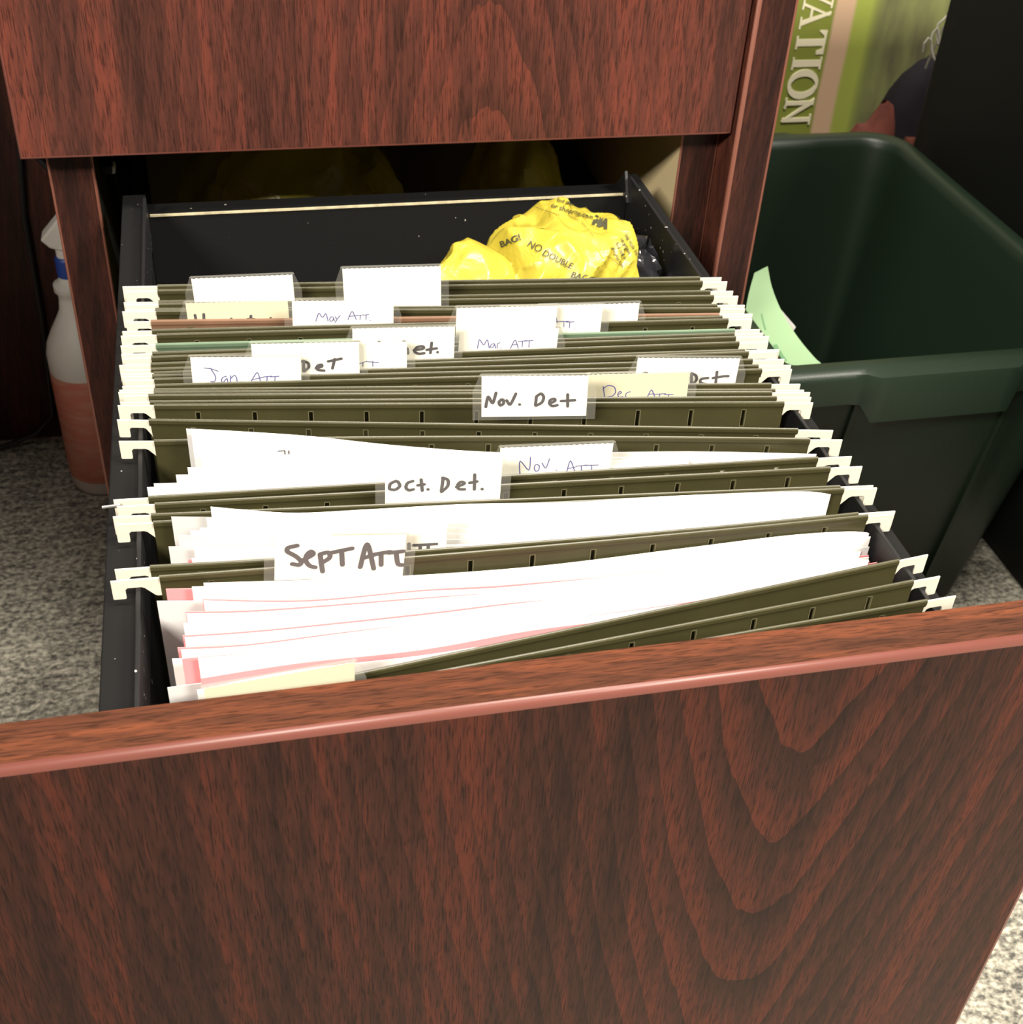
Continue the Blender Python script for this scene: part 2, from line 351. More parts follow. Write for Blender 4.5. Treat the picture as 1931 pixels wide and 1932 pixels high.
TABS=[('T0',2,[92.5,-442.5,-7.5],[144.3,-437.6,-8.4],22,None,[]),('T1',32,[94.4,-142.4,-9.6],[146.5,-146.9,-8.1],20,None,[]),('T2',28,[90.7,-160.1,-14.1],[142.3,-165.4,-13.2],20,'marker',[[(4.0,-6.7),(4.2,-9.8)],[(8.5,-6.3),(8.2,-10.0)],[(22.2,-9.4),(22.2,-9.6)],[(32.4,-8.0),(31.9,-10.7)],[(30.5,-9.9),(33.9,-10.0)],[(42.4,-9.7),(42.5,-9.8)]]),('T3',30,[171.9,-156.7,-1.2],[223.1,-162.4,0.1],25,None,[]),('T4',27,[144.0,-173.6,-9.1],[195.8,-177.8,-10.1],20,'pen',[[(11.9,-11.5),(13.5,-5.9),(15.3,-10.0),(17.1,-6.2),(18.2,-11.5)],[(20.8,-9.1),(19.5,-8.9),(18.8,-10.6),(19.7,-11.8),(20.9,-10.6),(21.0,-9.1),(21.4,-11.5)],[(21.9,-8.9),(22.7,-10.6),(24.4,-8.2)],[(22.7,-10.6),(21.7,-12.4)],[(28.4,-10.6),(30.6,-4.8),(32.7,-10.7)],[(28.9,-8.7),(32.3,-8.4)],[(32.7,-8.2),(36.7,-7.9)],[(34.8,-8.1),(34.6,-10.8)],[(36.5,-8.1),(39.1,-7.7)],[(37.8,-7.9),(37.7,-10.6)],[(39.9,-11.3),(40.0,-11.4)]]),('T5',26,[271.1,-187.5,-13.1],[325.3,-191.6,-12.8],20,None,[]),('T6',25,[248.5,-196.3,-7.6],[302.0,-200.6,-7.7],20,'pen',[[(29.4,-6.0),(30.3,-9.4)],[(29.2,-8.7),(33.5,-8.5)],[(31.8,-8.8),(36.1,-8.6)],[(33.7,-8.5),(34.0,-12.0)],[(34.9,-9.1),(39.2,-9.0)],[(36.9,-8.9),(37.0,-12.5)],[(39.7,-12.8),(39.8,-12.9)]]),('T6b',24,[224.6,-200.5,-3.9],[276.4,-204.0,-4.4],20,None,[]),('T7',23,[225.2,-207.2,-12.1],[276.3,-210.5,-13.7],20,'pen',[[(9.8,-11.1),(10.2,-5.0),(12.9,-10.1),(14.5,-5.3),(15.9,-11.1)],[(18.3,-8.4),(16.6,-8.9),(16.3,-10.8),(18.0,-10.6),(18.5,-8.4),(19.1,-11.2)],[(20.0,-11.2),(19.8,-8.4),(21.2,-8.0)],[(21.9,-11.1),(22.0,-11.2)],[(26.9,-11.4),(29.0,-5.4),(31.0,-11.3)],[(27.6,-9.3),(30.3,-9.0)],[(30.6,-7.4),(34.9,-6.8)],[(32.9,-7.1),(33.0,-10.5)],[(34.0,-7.1),(38.3,-6.8)],[(36.4,-7.1),(36.5,-10.7)]]),('T8',21,[170.4,-212.6,-4.9],[220.9,-216.3,-5.4],22,'marker',[[(27.1,-11.6),(27.5,-14.4)],[(30.4,-12.6),(35.6,-12.0),(35.0,-10.3),(31.5,-10.9),(30.4,-13.5),(32.7,-14.9),(35.6,-14.5)],[(39.2,-8.6),(38.7,-14.5)],[(36.8,-12.6),(41.8,-11.9)],[(42.3,-14.1),(42.3,-14.2)],[(13.0,-7.3),(13.2,-7.4)],[(24.9,-7.6),(26.1,-7.7)]]),('T9',19,[146.8,-217.8,-8.7],[195.9,-222.0,-8.6],22,'pen',[[(25.6,-11.7),(29.6,-10.3)],[(27.6,-10.9),(27.5,-13.1)],[(29.6,-10.5),(35.4,-11.4)],[(32.5,-10.4),(32.4,-13.3)]]),('T10',18,[121.1,-219.4,-5.8],[172.1,-224.2,-5.8],22,'marker',[[(24.4,-9.6),(24.1,-15.5)],[(23.8,-9.9),(26.7,-10.6),(26.9,-13.4),(24.3,-15.5)],[(30.1,-13.9),(33.3,-13.1),(33.0,-11.7),(30.6,-12.6),(30.5,-14.9),(34.0,-15.4)],[(36.2,-10.2),(42.6,-8.8)],[(39.4,-9.0),(38.1,-14.2)]]),('T11',17,[92.3,-222.0,-9.3],[143.7,-226.6,-10.4],22,'pen',[[(6.0,-5.6),(9.0,-5.9),(12.4,-7.4)],[(9.0,-5.8),(11.4,-10.9),(10.4,-13.4),(8.5,-13.2)],[(16.1,-10.3),(14.1,-10.9),(13.5,-13.2),(14.5,-14.0),(16.4,-10.9),(16.6,-14.2)],[(17.7,-14.4),(18.2,-10.0)],[(18.3,-11.4),(20.0,-9.5),(20.9,-10.9),(21.0,-14.4)],[(27.3,-14.1),(31.0,-7.0),(32.2,-13.8)],[(28.0,-12.4),(33.6,-11.0)],[(33.6,-10.8),(37.5,-10.4)],[(35.4,-10.8),(35.0,-14.3)],[(37.1,-10.8),(41.0,-10.5)],[(39.2,-10.6),(38.9,-14.2)],[(42.1,-14.0),(42.1,-14.1)]]),('T12',16,[305.3,-252.4,-8.5],[356.4,-258.6,-9.2],22,'marker',[[(28.2,-8.4),(29.1,-14.4)],[(28.2,-8.4),(30.8,-9.6),(31.6,-12.4),(29.3,-14.8)],[(37.0,-11.1),(33.3,-11.6),(33.3,-14.0),(37.7,-15.0)],[(41.0,-7.5),(41.4,-13.9)],[(39.5,-11.1),(45.3,-10.0)],[(46.0,-10.0),(47.2,-10.0)],[(3.8,-8.7),(4.7,-8.1),(5.9,-8.7)]]),('T13',13,[277.9,-260.7,-10.8],[327.3,-267.0,-9.4],22,'pen',[[(7.9,-6.5),(9.0,-13.0)],[(7.8,-7.9),(10.1,-5.8),(13.4,-6.7),(14.4,-10.0),(13.0,-12.3),(9.0,-13.0)],[(15.4,-11.5),(17.3,-10.6),(16.4,-9.4),(15.2,-11.0),(15.9,-13.2),(17.9,-12.7)],[(21.3,-10.0),(19.5,-10.7),(19.1,-12.7),(20.8,-13.6)],[(30.2,-13.4),(31.8,-8.4),(33.9,-13.6)],[(30.9,-11.8),(33.3,-11.6)],[(33.7,-11.9),(39.0,-11.8)],[(36.2,-11.8),(36.1,-13.9)],[(38.7,-12.3),(42.8,-12.4)],[(40.7,-12.4),(40.7,-14.1)]]),('T14',11,[222.4,-274.6,1.7],[270.9,-282.9,3.3],22,'marker',[[(2.0,-16.4),(3.0,-9.6),(5.2,-15.5),(6.7,-8.7)],[(9.4,-12.4),(7.9,-13.7),(8.7,-16.0),(10.4,-14.7),(10.2,-12.4),(9.0,-12.5)],[(11.7,-12.9),(13.3,-16.1),(15.9,-9.3)],[(17.7,-15.2),(17.8,-15.3)],[(25.5,-10.9),(25.2,-15.8)],[(25.5,-10.9),(27.7,-9.0),(29.1,-11.3),(28.3,-14.4),(25.5,-16.0)],[(31.7,-14.9),(34.4,-13.6),(34.2,-12.2),(32.0,-12.7),(31.5,-14.9),(33.0,-16.5),(35.4,-15.9)],[(40.0,-10.0),(40.3,-16.6)],[(37.1,-13.6),(43.5,-13.2)]]),('T15',9,[222.7,-316.8,-8.9],[273.6,-319.4,-9.7],22,'pen',[[(9.7,-14.6),(8.7,-5.6),(14.1,-14.0),(13.8,-5.4)],[(16.4,-9.6),(15.8,-11.3),(16.7,-13.4),(18.2,-12.8),(18.3,-10.1),(16.8,-9.4)],[(19.3,-8.8),(21.3,-12.6),(22.5,-6.7)],[(26.1,-13.1),(26.2,-13.2)],[(31.0,-14.9),(32.0,-6.8),(34.9,-14.7)],[(31.3,-12.6),(34.6,-11.9)],[(35.0,-11.5),(39.9,-11.0)],[(37.5,-11.4),(37.9,-14.6)],[(39.1,-11.2),(45.2,-11.3)],[(42.2,-11.2),(42.5,-14.5)],[(46.3,-14.5),(46.4,-14.6)]]),('T16',7,[170.3,-329.7,-1.5],[219.7,-333.9,-2.1],22,'marker',[[(4.4,-9.9),(2.0,-11.2),(1.6,-14.2),(4.4,-14.7),(6.5,-12.6),(5.4,-10.2),(4.4,-9.9)],[(11.7,-10.2),(9.3,-11.0),(8.6,-13.6),(10.0,-15.2),(12.0,-14.6)],[(15.2,-9.5),(15.8,-15.4)],[(13.8,-12.5),(16.6,-12.1)],[(18.2,-14.8),(18.3,-14.9)],[(24.6,-8.9),(24.0,-15.9)],[(24.3,-8.9),(26.8,-9.9),(26.9,-13.4),(24.1,-16.4)],[(30.4,-14.0),(34.3,-12.3),(32.4,-11.0),(30.7,-12.7),(31.2,-15.3),(34.0,-15.4)],[(38.0,-7.7),(38.2,-15.6)],[(36.0,-12.0),(39.2,-11.4)],[(41.5,-15.5),(41.6,-15.6)]]),('T17',5,[144.3,-359.9,-8.1],[191.1,-362.5,-9.6],22,'marker',[[(33.3,-12.0),(36.1,-12.0),(42.9,-11.8)],[(36.1,-12.0),(36.3,-15.0)],[(39.5,-12.0),(39.5,-15.1)],[(31.5,-11.0),(31.6,-14.7)]]),('T18',4,[121.9,-366.7,-6.0],[173.3,-368.6,-9.9],22,'marker',[[(8.6,-4.3),(4.8,-5.2),(4.6,-7.3),(8.1,-9.5),(10.7,-12.6),(9.8,-14.5),(6.9,-13.7)],[(11.2,-11.7),(15.5,-8.8),(14.1,-7.0),(12.3,-9.2),(12.0,-12.2),(13.7,-15.0),(16.0,-15.7)],[(17.7,-8.9),(19.0,-18.0)],[(17.7,-8.9),(21.3,-7.7),(21.9,-10.9),(18.2,-13.6)],[(22.3,-8.2),(30.3,-6.2)],[(26.2,-7.8),(26.8,-14.7)],[(34.0,-16.1),(36.0,-1.3),(39.5,-17.1)],[(34.5,-11.5),(39.1,-9.9)],[(39.1,-9.6),(45.6,-8.3)],[(42.0,-9.1),(42.4,-15.2)],[(45.0,-8.9),(50.9,-8.2)],[(48.0,-8.6),(49.1,-15.3),(51.1,-15.4)]])]
STACKS={'A':[('w',[(92.7,-366.7,-25.6),(158.6,-369.0,-30.0),(224.8,-370.5,-32.0),(289.4,-371.4,-29.9),(337.5,-371.6,-28.6),(367.6,-371.6,-30.0),(381.0,-371.5,-32.9)]),('p',[(78.3,-368.4,-25.2),(158.4,-370.8,-31.3),(224.6,-372.0,-34.2),(294.2,-372.6,-32.8),(342.6,-372.6,-31.9),(380.6,-372.4,-34.9)]),('w',[(88.4,-370.9,-23.3),(158.2,-372.6,-28.5),(224.1,-373.5,-31.7),(293.4,-373.9,-30.2),(341.7,-373.7,-29.5),(379.6,-373.3,-32.8)]),('g',[(74.7,-373.5,-26.5),(136.6,-374.7,-32.7),(223.9,-375.6,-35.7),(317.9,-375.3,-36.3),(382.1,-374.5,-37.6)]),('p',[(92.1,-376.8,-25.0),(132.2,-377.3,-30.9),(176.8,-377.6,-31.7),(206.3,-377.6,-33.8),(211.9,-377.6,-34.1),(239.9,-377.6,-35.1),(317.7,-376.8,-38.6),(381.2,-375.7,-41.4)]),('w',[(92.5,-378.6,-24.3),(132.1,-378.9,-30.6),(176.6,-379.0,-31.5),(207.3,-379.0,-33.9),(239.6,-378.8,-34.8),(317.0,-377.8,-36.5),(373.5,-376.6,-38.1)]),('p',[(85.5,-382.5,-25.5),(115.4,-382.5,-28.8),(176.1,-382.2,-31.7),(222.4,-381.7,-34.8),(316.9,-379.9,-40.7),(381.8,-378.0,-43.2)]),('w',[(85.9,-384.3,-25.0),(115.3,-384.2,-28.4),(175.9,-383.7,-31.3),(222.0,-383.0,-33.6),(316.0,-380.9,-37.7),(376.6,-379.0,-39.6)]),('w',[(84.7,-389.8,-24.7),(115.0,-389.3,-28.1),(175.1,-388.1,-31.2),(290.6,-384.7,-36.6),(375.4,-381.3,-39.0)]),('p',[(84.2,-394.9,-26.2),(114.6,-394.1,-28.7),(174.5,-392.2,-31.1),(213.5,-390.8,-32.1),(242.9,-389.6,-34.8),(290.0,-387.6,-39.0),(380.4,-383.2,-39.3)]),('w',[(85.0,-396.7,-25.7),(114.6,-395.8,-28.2),(174.2,-393.7,-30.9),(213.2,-392.1,-31.8),(242.4,-390.8,-33.4),(289.2,-388.7,-36.1),(373.4,-384.3,-36.8)]),('p',[(82.4,-403.0,-24.5),(108.1,-401.9,-27.8),(146.4,-400.0,-28.9),(218.9,-396.3,-32.6),(300.2,-391.6,-38.1),(362.6,-387.6,-39.8)]),('w',[(83.7,-404.8,-24.1),(108.0,-403.6,-27.2),(146.3,-401.6,-28.2),(218.4,-397.6,-30.7),(299.4,-392.6,-35.3),(361.7,-388.5,-37.4)]),('w',[(80.5,-409.8,-23.4),(104.1,-408.3,-26.4),(174.7,-403.9,-30.2),(262.9,-397.9,-33.3),(335.4,-392.6,-37.2)]),('p',[(87.0,-414.5,-19.8),(90.1,-414.2,-19.7),(153.4,-409.6,-26.8),(262.0,-401.1,-33.7),(334.1,-395.2,-36.2)]),('w',[(90.1,-416.0,-18.5),(133.3,-412.7,-23.4),(194.8,-407.8,-28.3),(261.5,-402.3,-33.2),(333.9,-396.1,-36.9)]),('g',[(79.8,-420.9,-26.8),(85.3,-420.4,-26.9),(152.7,-414.6,-31.1),(261.1,-404.8,-36.0),(333.3,-398.1,-38.0)]),('p',[(90.6,-424.3,-20.6),(125.8,-420.9,-22.1),(171.8,-416.4,-27.1),(214.9,-412.2,-27.8),(259.7,-407.7,-31.7),(332.2,-400.4,-37.3)]),('w',[(89.1,-428.8,-21.7),(125.4,-424.9,-21.6),(171.2,-420.0,-26.6),(214.2,-415.4,-28.9),(258.9,-410.5,-31.8),(331.4,-402.6,-38.2)])],'B':[('g',[(81.5,-331.9,-18.1),(140.8,-336.4,-22.1),(207.8,-341.2,-23.5),(301.4,-347.7,-23.8),(350.1,-351.0,-24.6)]),('w',[(97.8,-336.9,-11.0),(110.8,-337.8,-13.4),(132.0,-339.4,-16.4),(162.5,-341.6,-16.4),(203.7,-344.4,-16.3),(246.4,-347.2,-18.3),(268.0,-348.6,-18.0),(297.2,-350.4,-18.0),(343.2,-353.1,-19.2),(356.9,-353.9,-20.3),(365.5,-354.4,-22.3)]),('w',[(95.8,-339.9,-14.5),(162.0,-344.6,-19.1),(199.3,-347.1,-23.4),(246.6,-350.0,-29.5),(301.0,-353.1,-33.7),(357.8,-356.0,-34.8)]),('w',[(92.7,-341.9,-17.4),(161.7,-346.8,-20.4),(229.1,-351.1,-28.5),(300.4,-354.9,-34.0),(354.8,-357.4,-35.8)]),('w',[(89.0,-343.9,-16.7),(161.4,-349.0,-22.2),(228.7,-353.1,-29.4),(299.8,-356.7,-34.3),(349.1,-358.7,-35.5)]),('g',[(84.1,-345.8,-17.1),(139.5,-349.8,-22.0),(228.3,-355.2,-30.0),(323.5,-359.4,-33.9)]),('g',[(80.0,-347.8,-20.8),(139.1,-352.1,-24.6),(227.8,-357.2,-30.1),(322.7,-361.1,-33.0)]),('w',[(90.0,-350.8,-19.6),(160.5,-355.7,-24.4),(227.2,-359.3,-28.9),(321.9,-362.8,-32.2)]),('p',[(87.2,-352.9,-24.1),(138.6,-356.5,-26.5),(226.7,-361.4,-28.3),(321.1,-364.5,-31.3)]),('w',[(88.8,-354.7,-22.3),(159.9,-359.6,-25.7),(226.3,-362.9,-27.5),(320.5,-365.8,-30.8)])],'C':[('g',[(88.9,-274.4,-14.1),(146.3,-280.8,-20.9),(218.2,-289.7,-29.2),(292.6,-300.1,-33.3),(342.9,-307.7,-33.1)]),('w',[(91.1,-277.9,-12.0),(116.1,-280.5,-14.4),(142.4,-283.4,-17.3),(169.6,-286.4,-21.7),(199.2,-289.9,-25.6),(242.1,-295.3,-28.6),(316.4,-305.4,-28.3),(377.5,-314.4,-29.8)]),('w',[(94.1,-284.0,-16.9),(168.9,-291.4,-21.2),(241.1,-299.3,-27.8),(315.6,-308.3,-29.2),(361.0,-314.2,-29.2)]),('w',[(100.1,-290.2,-19.2),(168.3,-296.3,-21.7),(240.2,-303.3,-27.2),(314.4,-311.2,-28.2),(365.0,-317.0,-28.2)]),('w',[(94.5,-293.8,-19.7),(167.8,-299.8,-22.1),(239.4,-306.2,-26.3),(313.6,-313.3,-27.2)]),('w',[(88.6,-297.5,-18.7),(167.4,-303.4,-21.8),(238.7,-309.1,-25.9),(312.7,-315.5,-26.2)]),('w',[(83.6,-301.3,-19.4),(166.9,-306.9,-22.1),(238.0,-312.0,-24.9),(311.8,-317.6,-25.2)]),('g',[(75.7,-304.1,-21.0),(82.9,-304.6,-21.2),(166.5,-309.8,-23.4),(237.5,-314.4,-24.9),(311.1,-319.4,-24.5)]),('w',[(74.0,-307.0,-20.6),(79.9,-307.3,-20.8),(166.2,-312.3,-23.0),(236.9,-316.4,-24.2),(310.5,-320.9,-23.9)])]}

ZT = -22.4
BOW = {4: -1.8, 5: -3.2, 10: 2.5}
def line(i):
    yl, yr, cx = RODS[i]
    A = Vector((cx - 150, yl, 0)); B = Vector((cx + 150, yr, 0)); ex = (B - A).normalized()
    return A, B, ex
def on(i, u):                               # y of rod i (1-based key i+1) at u in -150..150
    yl, yr, cx = RODS[i]; t = (u + 150) / 300
    return yl + (yr - yl) * t + BOW.get(i + 1, 0) * 4 * t * (1 - t)
def panel(i, ybot, slots=True):
    """pressboard panel: a rounded fold over the rod, a row of real slots, and the sheet below"""
    q = MB(); cx = RODS[i][2]
    rows = [(0, .02), (.25, .5), (.8, .82), (2.4, .85), (3.6, .5), (4.6, .42), (14, .42), (60, .4), (150, .38), (224, .36)]
    us = [-150]
    for s in range(11):
        c_ = -130.5 + s * 26.1; us += [c_ - 8, c_ - .95, c_ + .95, c_ + 8]
    us.append(150)
    hole = lambda a, j: slots and 5 <= j < 6 and (a % 4) == 2
    def P(u, k, side):
        d, th = rows[k]; t = d / 224
        y = on(i, u) * (1 - t) + (ybot(u)) * t
        return (cx + u, y + side * th, ZT - d)
    nu = len(us); K = len(rows); idx = {}
    for side in (-1, 1):
        for k in range(K):
            for a in range(nu): idx[side, k, a] = len(q.v); q.v.append(P(us[a], k, side))
    def F(*f, m=0): q.f.append(list(f)); q.m.append(m)
    for side in (-1, 1):
        for k in range(K - 1):
            for a in range(nu - 1):
                if hole(a, k): continue
                F(idx[side, k, a], idx[side, k, a + 1], idx[side, k + 1, a + 1], idx[side, k + 1, a])
    for a in range(nu - 1):
        F(idx[-1, 0, a], idx[-1, 0, a + 1], idx[1, 0, a + 1], idx[1, 0, a]); F(idx[-1, K - 1, a], idx[-1, K - 1, a + 1], idx[1, K - 1, a + 1], idx[1, K - 1, a])
        if slots and (a % 4) == 2:
            F(idx[-1, 5, a], idx[-1, 5, a + 1], idx[1, 5, a + 1], idx[1, 5, a]); F(idx[-1, 6, a], idx[-1, 6, a + 1], idx[1, 6, a + 1], idx[1, 6, a])
            for e_ in (a, a + 1): F(idx[-1, 5, e_], idx[1, 5, e_], idx[1, 6, e_], idx[-1, 6, e_], m=1)
            x = (us[a] + us[a + 1]) / 2        # pale pressed lip round the slot
            for (xa, xb, da, db) in ((-1.35, -.95, 4.2, 14.2), (.95, 1.35, 4.2, 14.2), (-1.35, 1.35, 4.15, 4.6)):
                pts = []
                for uu, d in ((x + xa, da), (x + xb, da), (x + xb, db), (x + xa, db)):
                    t = d / 224; pts.append((cx + uu, on(i, uu) * (1 - t) + ybot(uu) * t - .56, ZT - d))
                q.add(pts, [(0, 1, 2, 3)], 1)
    for k in range(K - 1):
        for a in (0, nu - 1): F(idx[-1, k, a], idx[1, k, a], idx[1, k + 1, a], idx[-1, k + 1, a])
    return q
HOOK = [(146.0, -.9), (165.6, -.9), (165.6, -10.2), (165.2, -10.6), (160.9, -10.6), (160.5, -10.2), (160.5, -6), (159.6, -5.1), (154.4, -5.1), (153.2, -5.6),
        (149.6, -9.6), (148.6, -10.2), (146, -10.2)]
def hook(i, side, shift):
    q = MB(); A, B, ex = line(i); n = Vector((-ex.y, ex.x, 0))
    ctr = Vector((224.4 + shift, 0, 0)); cx = RODS[i][2]
    def fn(a, b_, t):
        x = ctr.x + side * a; u = x - cx
        y = RODS[i][0] + (RODS[i][1] - RODS[i][0]) * (u + 150) / 300
        return (x, y + t, ZT + b_)
    lim = (cx + 150 - ctr.x if side > 0 else ctr.x - (cx - 150)) - .7
    q.prism([(max(a, lim), b_) for a, b_ in HOOK], fn, -.38, .38); return q
MONTH = {}
NAMES = ['front most olive hanging folder, empty, pressed against the drawer front',
 'olive hanging folder packed with white and pink forms, marked Sept Att',
 'olive hanging folder with white sheets right behind the Sept Att tab',
 'olive hanging folder with the Oct. Det. tab in black marker',
 'olive hanging folder stuffed with white sheets, marked NOV. ATT. in blue pen',
 'olive hanging folder with the Nov. Det tab in black marker',
 'olive hanging folder with the cream Dec Att tab in blue pen',
 'olive hanging folder right behind the cream Dec Att tab, second Det tab at right',
 'olive hanging folder with the Jan Att. tab at left in blue pen',
 'olive hanging folder with a half hidden ATT tab behind the Det tab at left',
 'olive hanging folder carrying the marker tab that shows only et. near the middle',
 'olive hanging folder with the Mar. Att tab in blue pen',
 'only hanging folder with a green front panel, behind the Mar. Att tab',
 'hanging folder with a reddish brown back panel and the May Att. tab in blue pen',
 'olive hanging folder directly behind the reddish brown panel',
 'olive hanging folder second from the back with a blank white tab at left',
 'rearmost olive hanging folder, next to the yellow bag']
M['steel'] = plain('bare_steel', (.35, .34, .32), .35, .5, metal=.8)
MATS = {12: M['teal'], 13: M['brown']}
folders = []
nR = len(RODS)
shifts = [random.uniform(-1.6, 1.6) for _ in range(nR + 1)]
RODS.append([RODS[-1][0] + 5.5, RODS[-1][1] + 5.0, RODS[-1][2]])
for f in range(17):
    a, b_ = 2 * f, 2 * f + 1                # front rod, back rod
    cx = RODS[a][2]; ym = (RODS[a][0] + RODS[b_][0]) / 2
    t = thing('hanging_folder', NAMES[f], 'folder', (cx, ym, ZT - 225), 'hanging folders in the open drawer')
    folders.append(t)
    mt = [M['olive'], M['rim']]
    if f in MATS: mt = [MATS[f], M['rim']]
    full = f in (1, 2, 4)
    for nm, i, j in (('front_panel', a, b_), ('back_panel', b_, a)):
        if full: yb = (lambda i: (lambda u: on(i, u)))(i)
        else: yb = (lambda i, j: (lambda u: on(i, u) * .56 + on(j, u) * .44))(i, j)
        mats = mt
        if f == 12 and nm == 'back_panel': mats = [M['olive'], M['rim']]
        if f == 13 and nm == 'front_panel': mats = [M['olive'], M['rim']]
        panel(i, yb, i not in (2, 31, 32, 33)).build(nm, mats, t)
        for side in (-1, 1):
            sh = shifts[i]
            hook(i, side, sh).build('hook', M['hook'], t, bevel=.2)
    if f == 4:                              # bare steel end of the rod poking out past the hook
        q = MB(); y_ = RODS[8][0] - .6; q.tube([(52.5, y_ - .3, ZT - 3.2), (60, y_, ZT - 3)], .7, 8); q.build('rod_end', M['steel'], t, label='bare steel rod end')
    q = MB()                                # the gusset that closes the folder below
    ya = [on(a, u) if full else on(a, u) * .56 + on(b_, u) * .44 for u in (-149, 149)]
    yb2 = [on(b_, u) if full else on(b_, u) * .56 + on(a, u) * .44 for u in (-149, 149)]
    zb = ZT - 224.5
    q.add([(cx - 149, ya[0], zb), (cx + 149, ya[1], zb), (cx + 149, yb2[1], zb), (cx - 149, yb2[0], zb),
           (cx - 149, ya[0], zb - .8), (cx + 149, ya[1], zb - .8), (cx + 149, yb2[1], zb - .8), (cx - 149, yb2[0], zb - .8)],
          [(0, 1, 2, 3), (4, 7, 6, 5), (0, 4, 5, 1), (1, 5, 6, 2), (2, 6, 7, 3), (3, 7, 4, 0)])
    q.build('bottom_gusset', mt[0], t)

def ribbon(q, pts, wd, mi, P):
    """a pen stroke: flat ribbon with round ends, laid on the card; P(a,b,lift)"""
    pts = [Vector((a, b_)) for a, b_ in pts]
    n = len(pts)
    cur = []
    if n > 2:                               # soften the corners of hand writing
        for i in range(n - 1):
            p0 = pts[max(i - 1, 0)]; p1 = pts[i]; p2 = pts[i + 1]; p3 = pts[min(i + 2, n - 1)]
            for s in range(4):
                f_ = s / 4
                cur.append(.5 * (2 * p1 + (p2 - p0) * f_ * .8 + (2 * p0 - 5 * p1 + 4 * p2 - p3) * f_ * f_ * .8 + (3 * p1 - p0 - 3 * p2 + p3) * f_ ** 3 * .8) if False else p1.lerp(p2, f_))
        cur.append(pts[-1])
        for _ in range(2): cur = [cur[0]] + [(cur[i - 1] + 2 * cur[i] + cur[i + 1]) / 4 for i in range(1, len(cur) - 1)] + [cur[-1]]
    else: cur = pts
    lift = .12
    for p1, p2 in zip(cur, cur[1:]):
        d = p2 - p1
        if d.length < 1e-4: continue
        d.normalize(); nn = Vector((-d.y, d.x)) * wd / 2
        q.add([P(*(p1 + nn), lift), P(*(p1 - nn), lift), P(*(p2 - nn), lift), P(*(p2 + nn), lift)], [(0, 1, 2, 3)], mi)
    for p in (cur[0], cur[-1]) + tuple(cur[1:-1]):
        q.add([P(p.x + wd / 2 * math.cos(t_ * .7854), p.y + wd / 2 * math.sin(t_ * .7854), lift) for t_ in range(8)], [tuple(range(8))], mi)
        lift += .002
for (k, i, A, B, H, pen, st) in TABS:
    A = Vector(A); B = Vector(B); w_ = (B - A).length; ex = (B - A).normalized()
    up_ = Vector((0, 0, 1)); up_ = (up_ - ex * ex.z).normalized(); nf = ex.cross(up_)     # nf points to the viewer's side
    if nf.y > 0: nf = -nf
    par = folders[(i - 1) // 2]
    # clear plastic sleeve, sloping shoulders, a front and a back leaf joined at the top
    q = MB()
    poly = [(-4.2, -H - 1.5), (w_ + 4.2, -H - 1.5), (w_ + 4.2, -8), (w_ + .9, .9), (w_ + .2, 1.4), (-.2, 1.4), (-.9, .9), (-4.2, -8)]
    fn = lambda a, b_, t: A + ex * a + up_ * b_ + nf * t
    q.prism(poly, fn, .26, .44)
    q.prism([(-.9, .9), (w_ + .9, .9), (w_ + .2, 1.5), (-.2, 1.5)], fn, -.55, .44)
    tb = q.build('index_tab', M['clear'], par)
    q = MB()
    n = 40                                   # the perforated card edge
    edge = [(w_ * s / n, 0 if s % 2 else .35) for s in range(n + 1)]
    q.prism([(0, -H)] + [(w_, -H)] + edge[::-1], fn, -.12, .12, 0)
    wd = {'pen': .52, 'marker': 1.75}.get(pen, 1)
    if k in ('T2', 'T8', 'T10', 'T12', 'T14', 'T16', 'T17'): wd = 1.5
    if k == 'T18': wd = 2.1
    for s in st: ribbon(q, s, wd, 1, lambda a, b_, t: fn(a, b_, t * .8 + .06))
    cream = k in ('T0', 'T13', 'T2')
    q.build('paper_insert', [M['cream'] if cream else M['card'], M['pen'] if pen == 'pen' else M['marker']], tb)

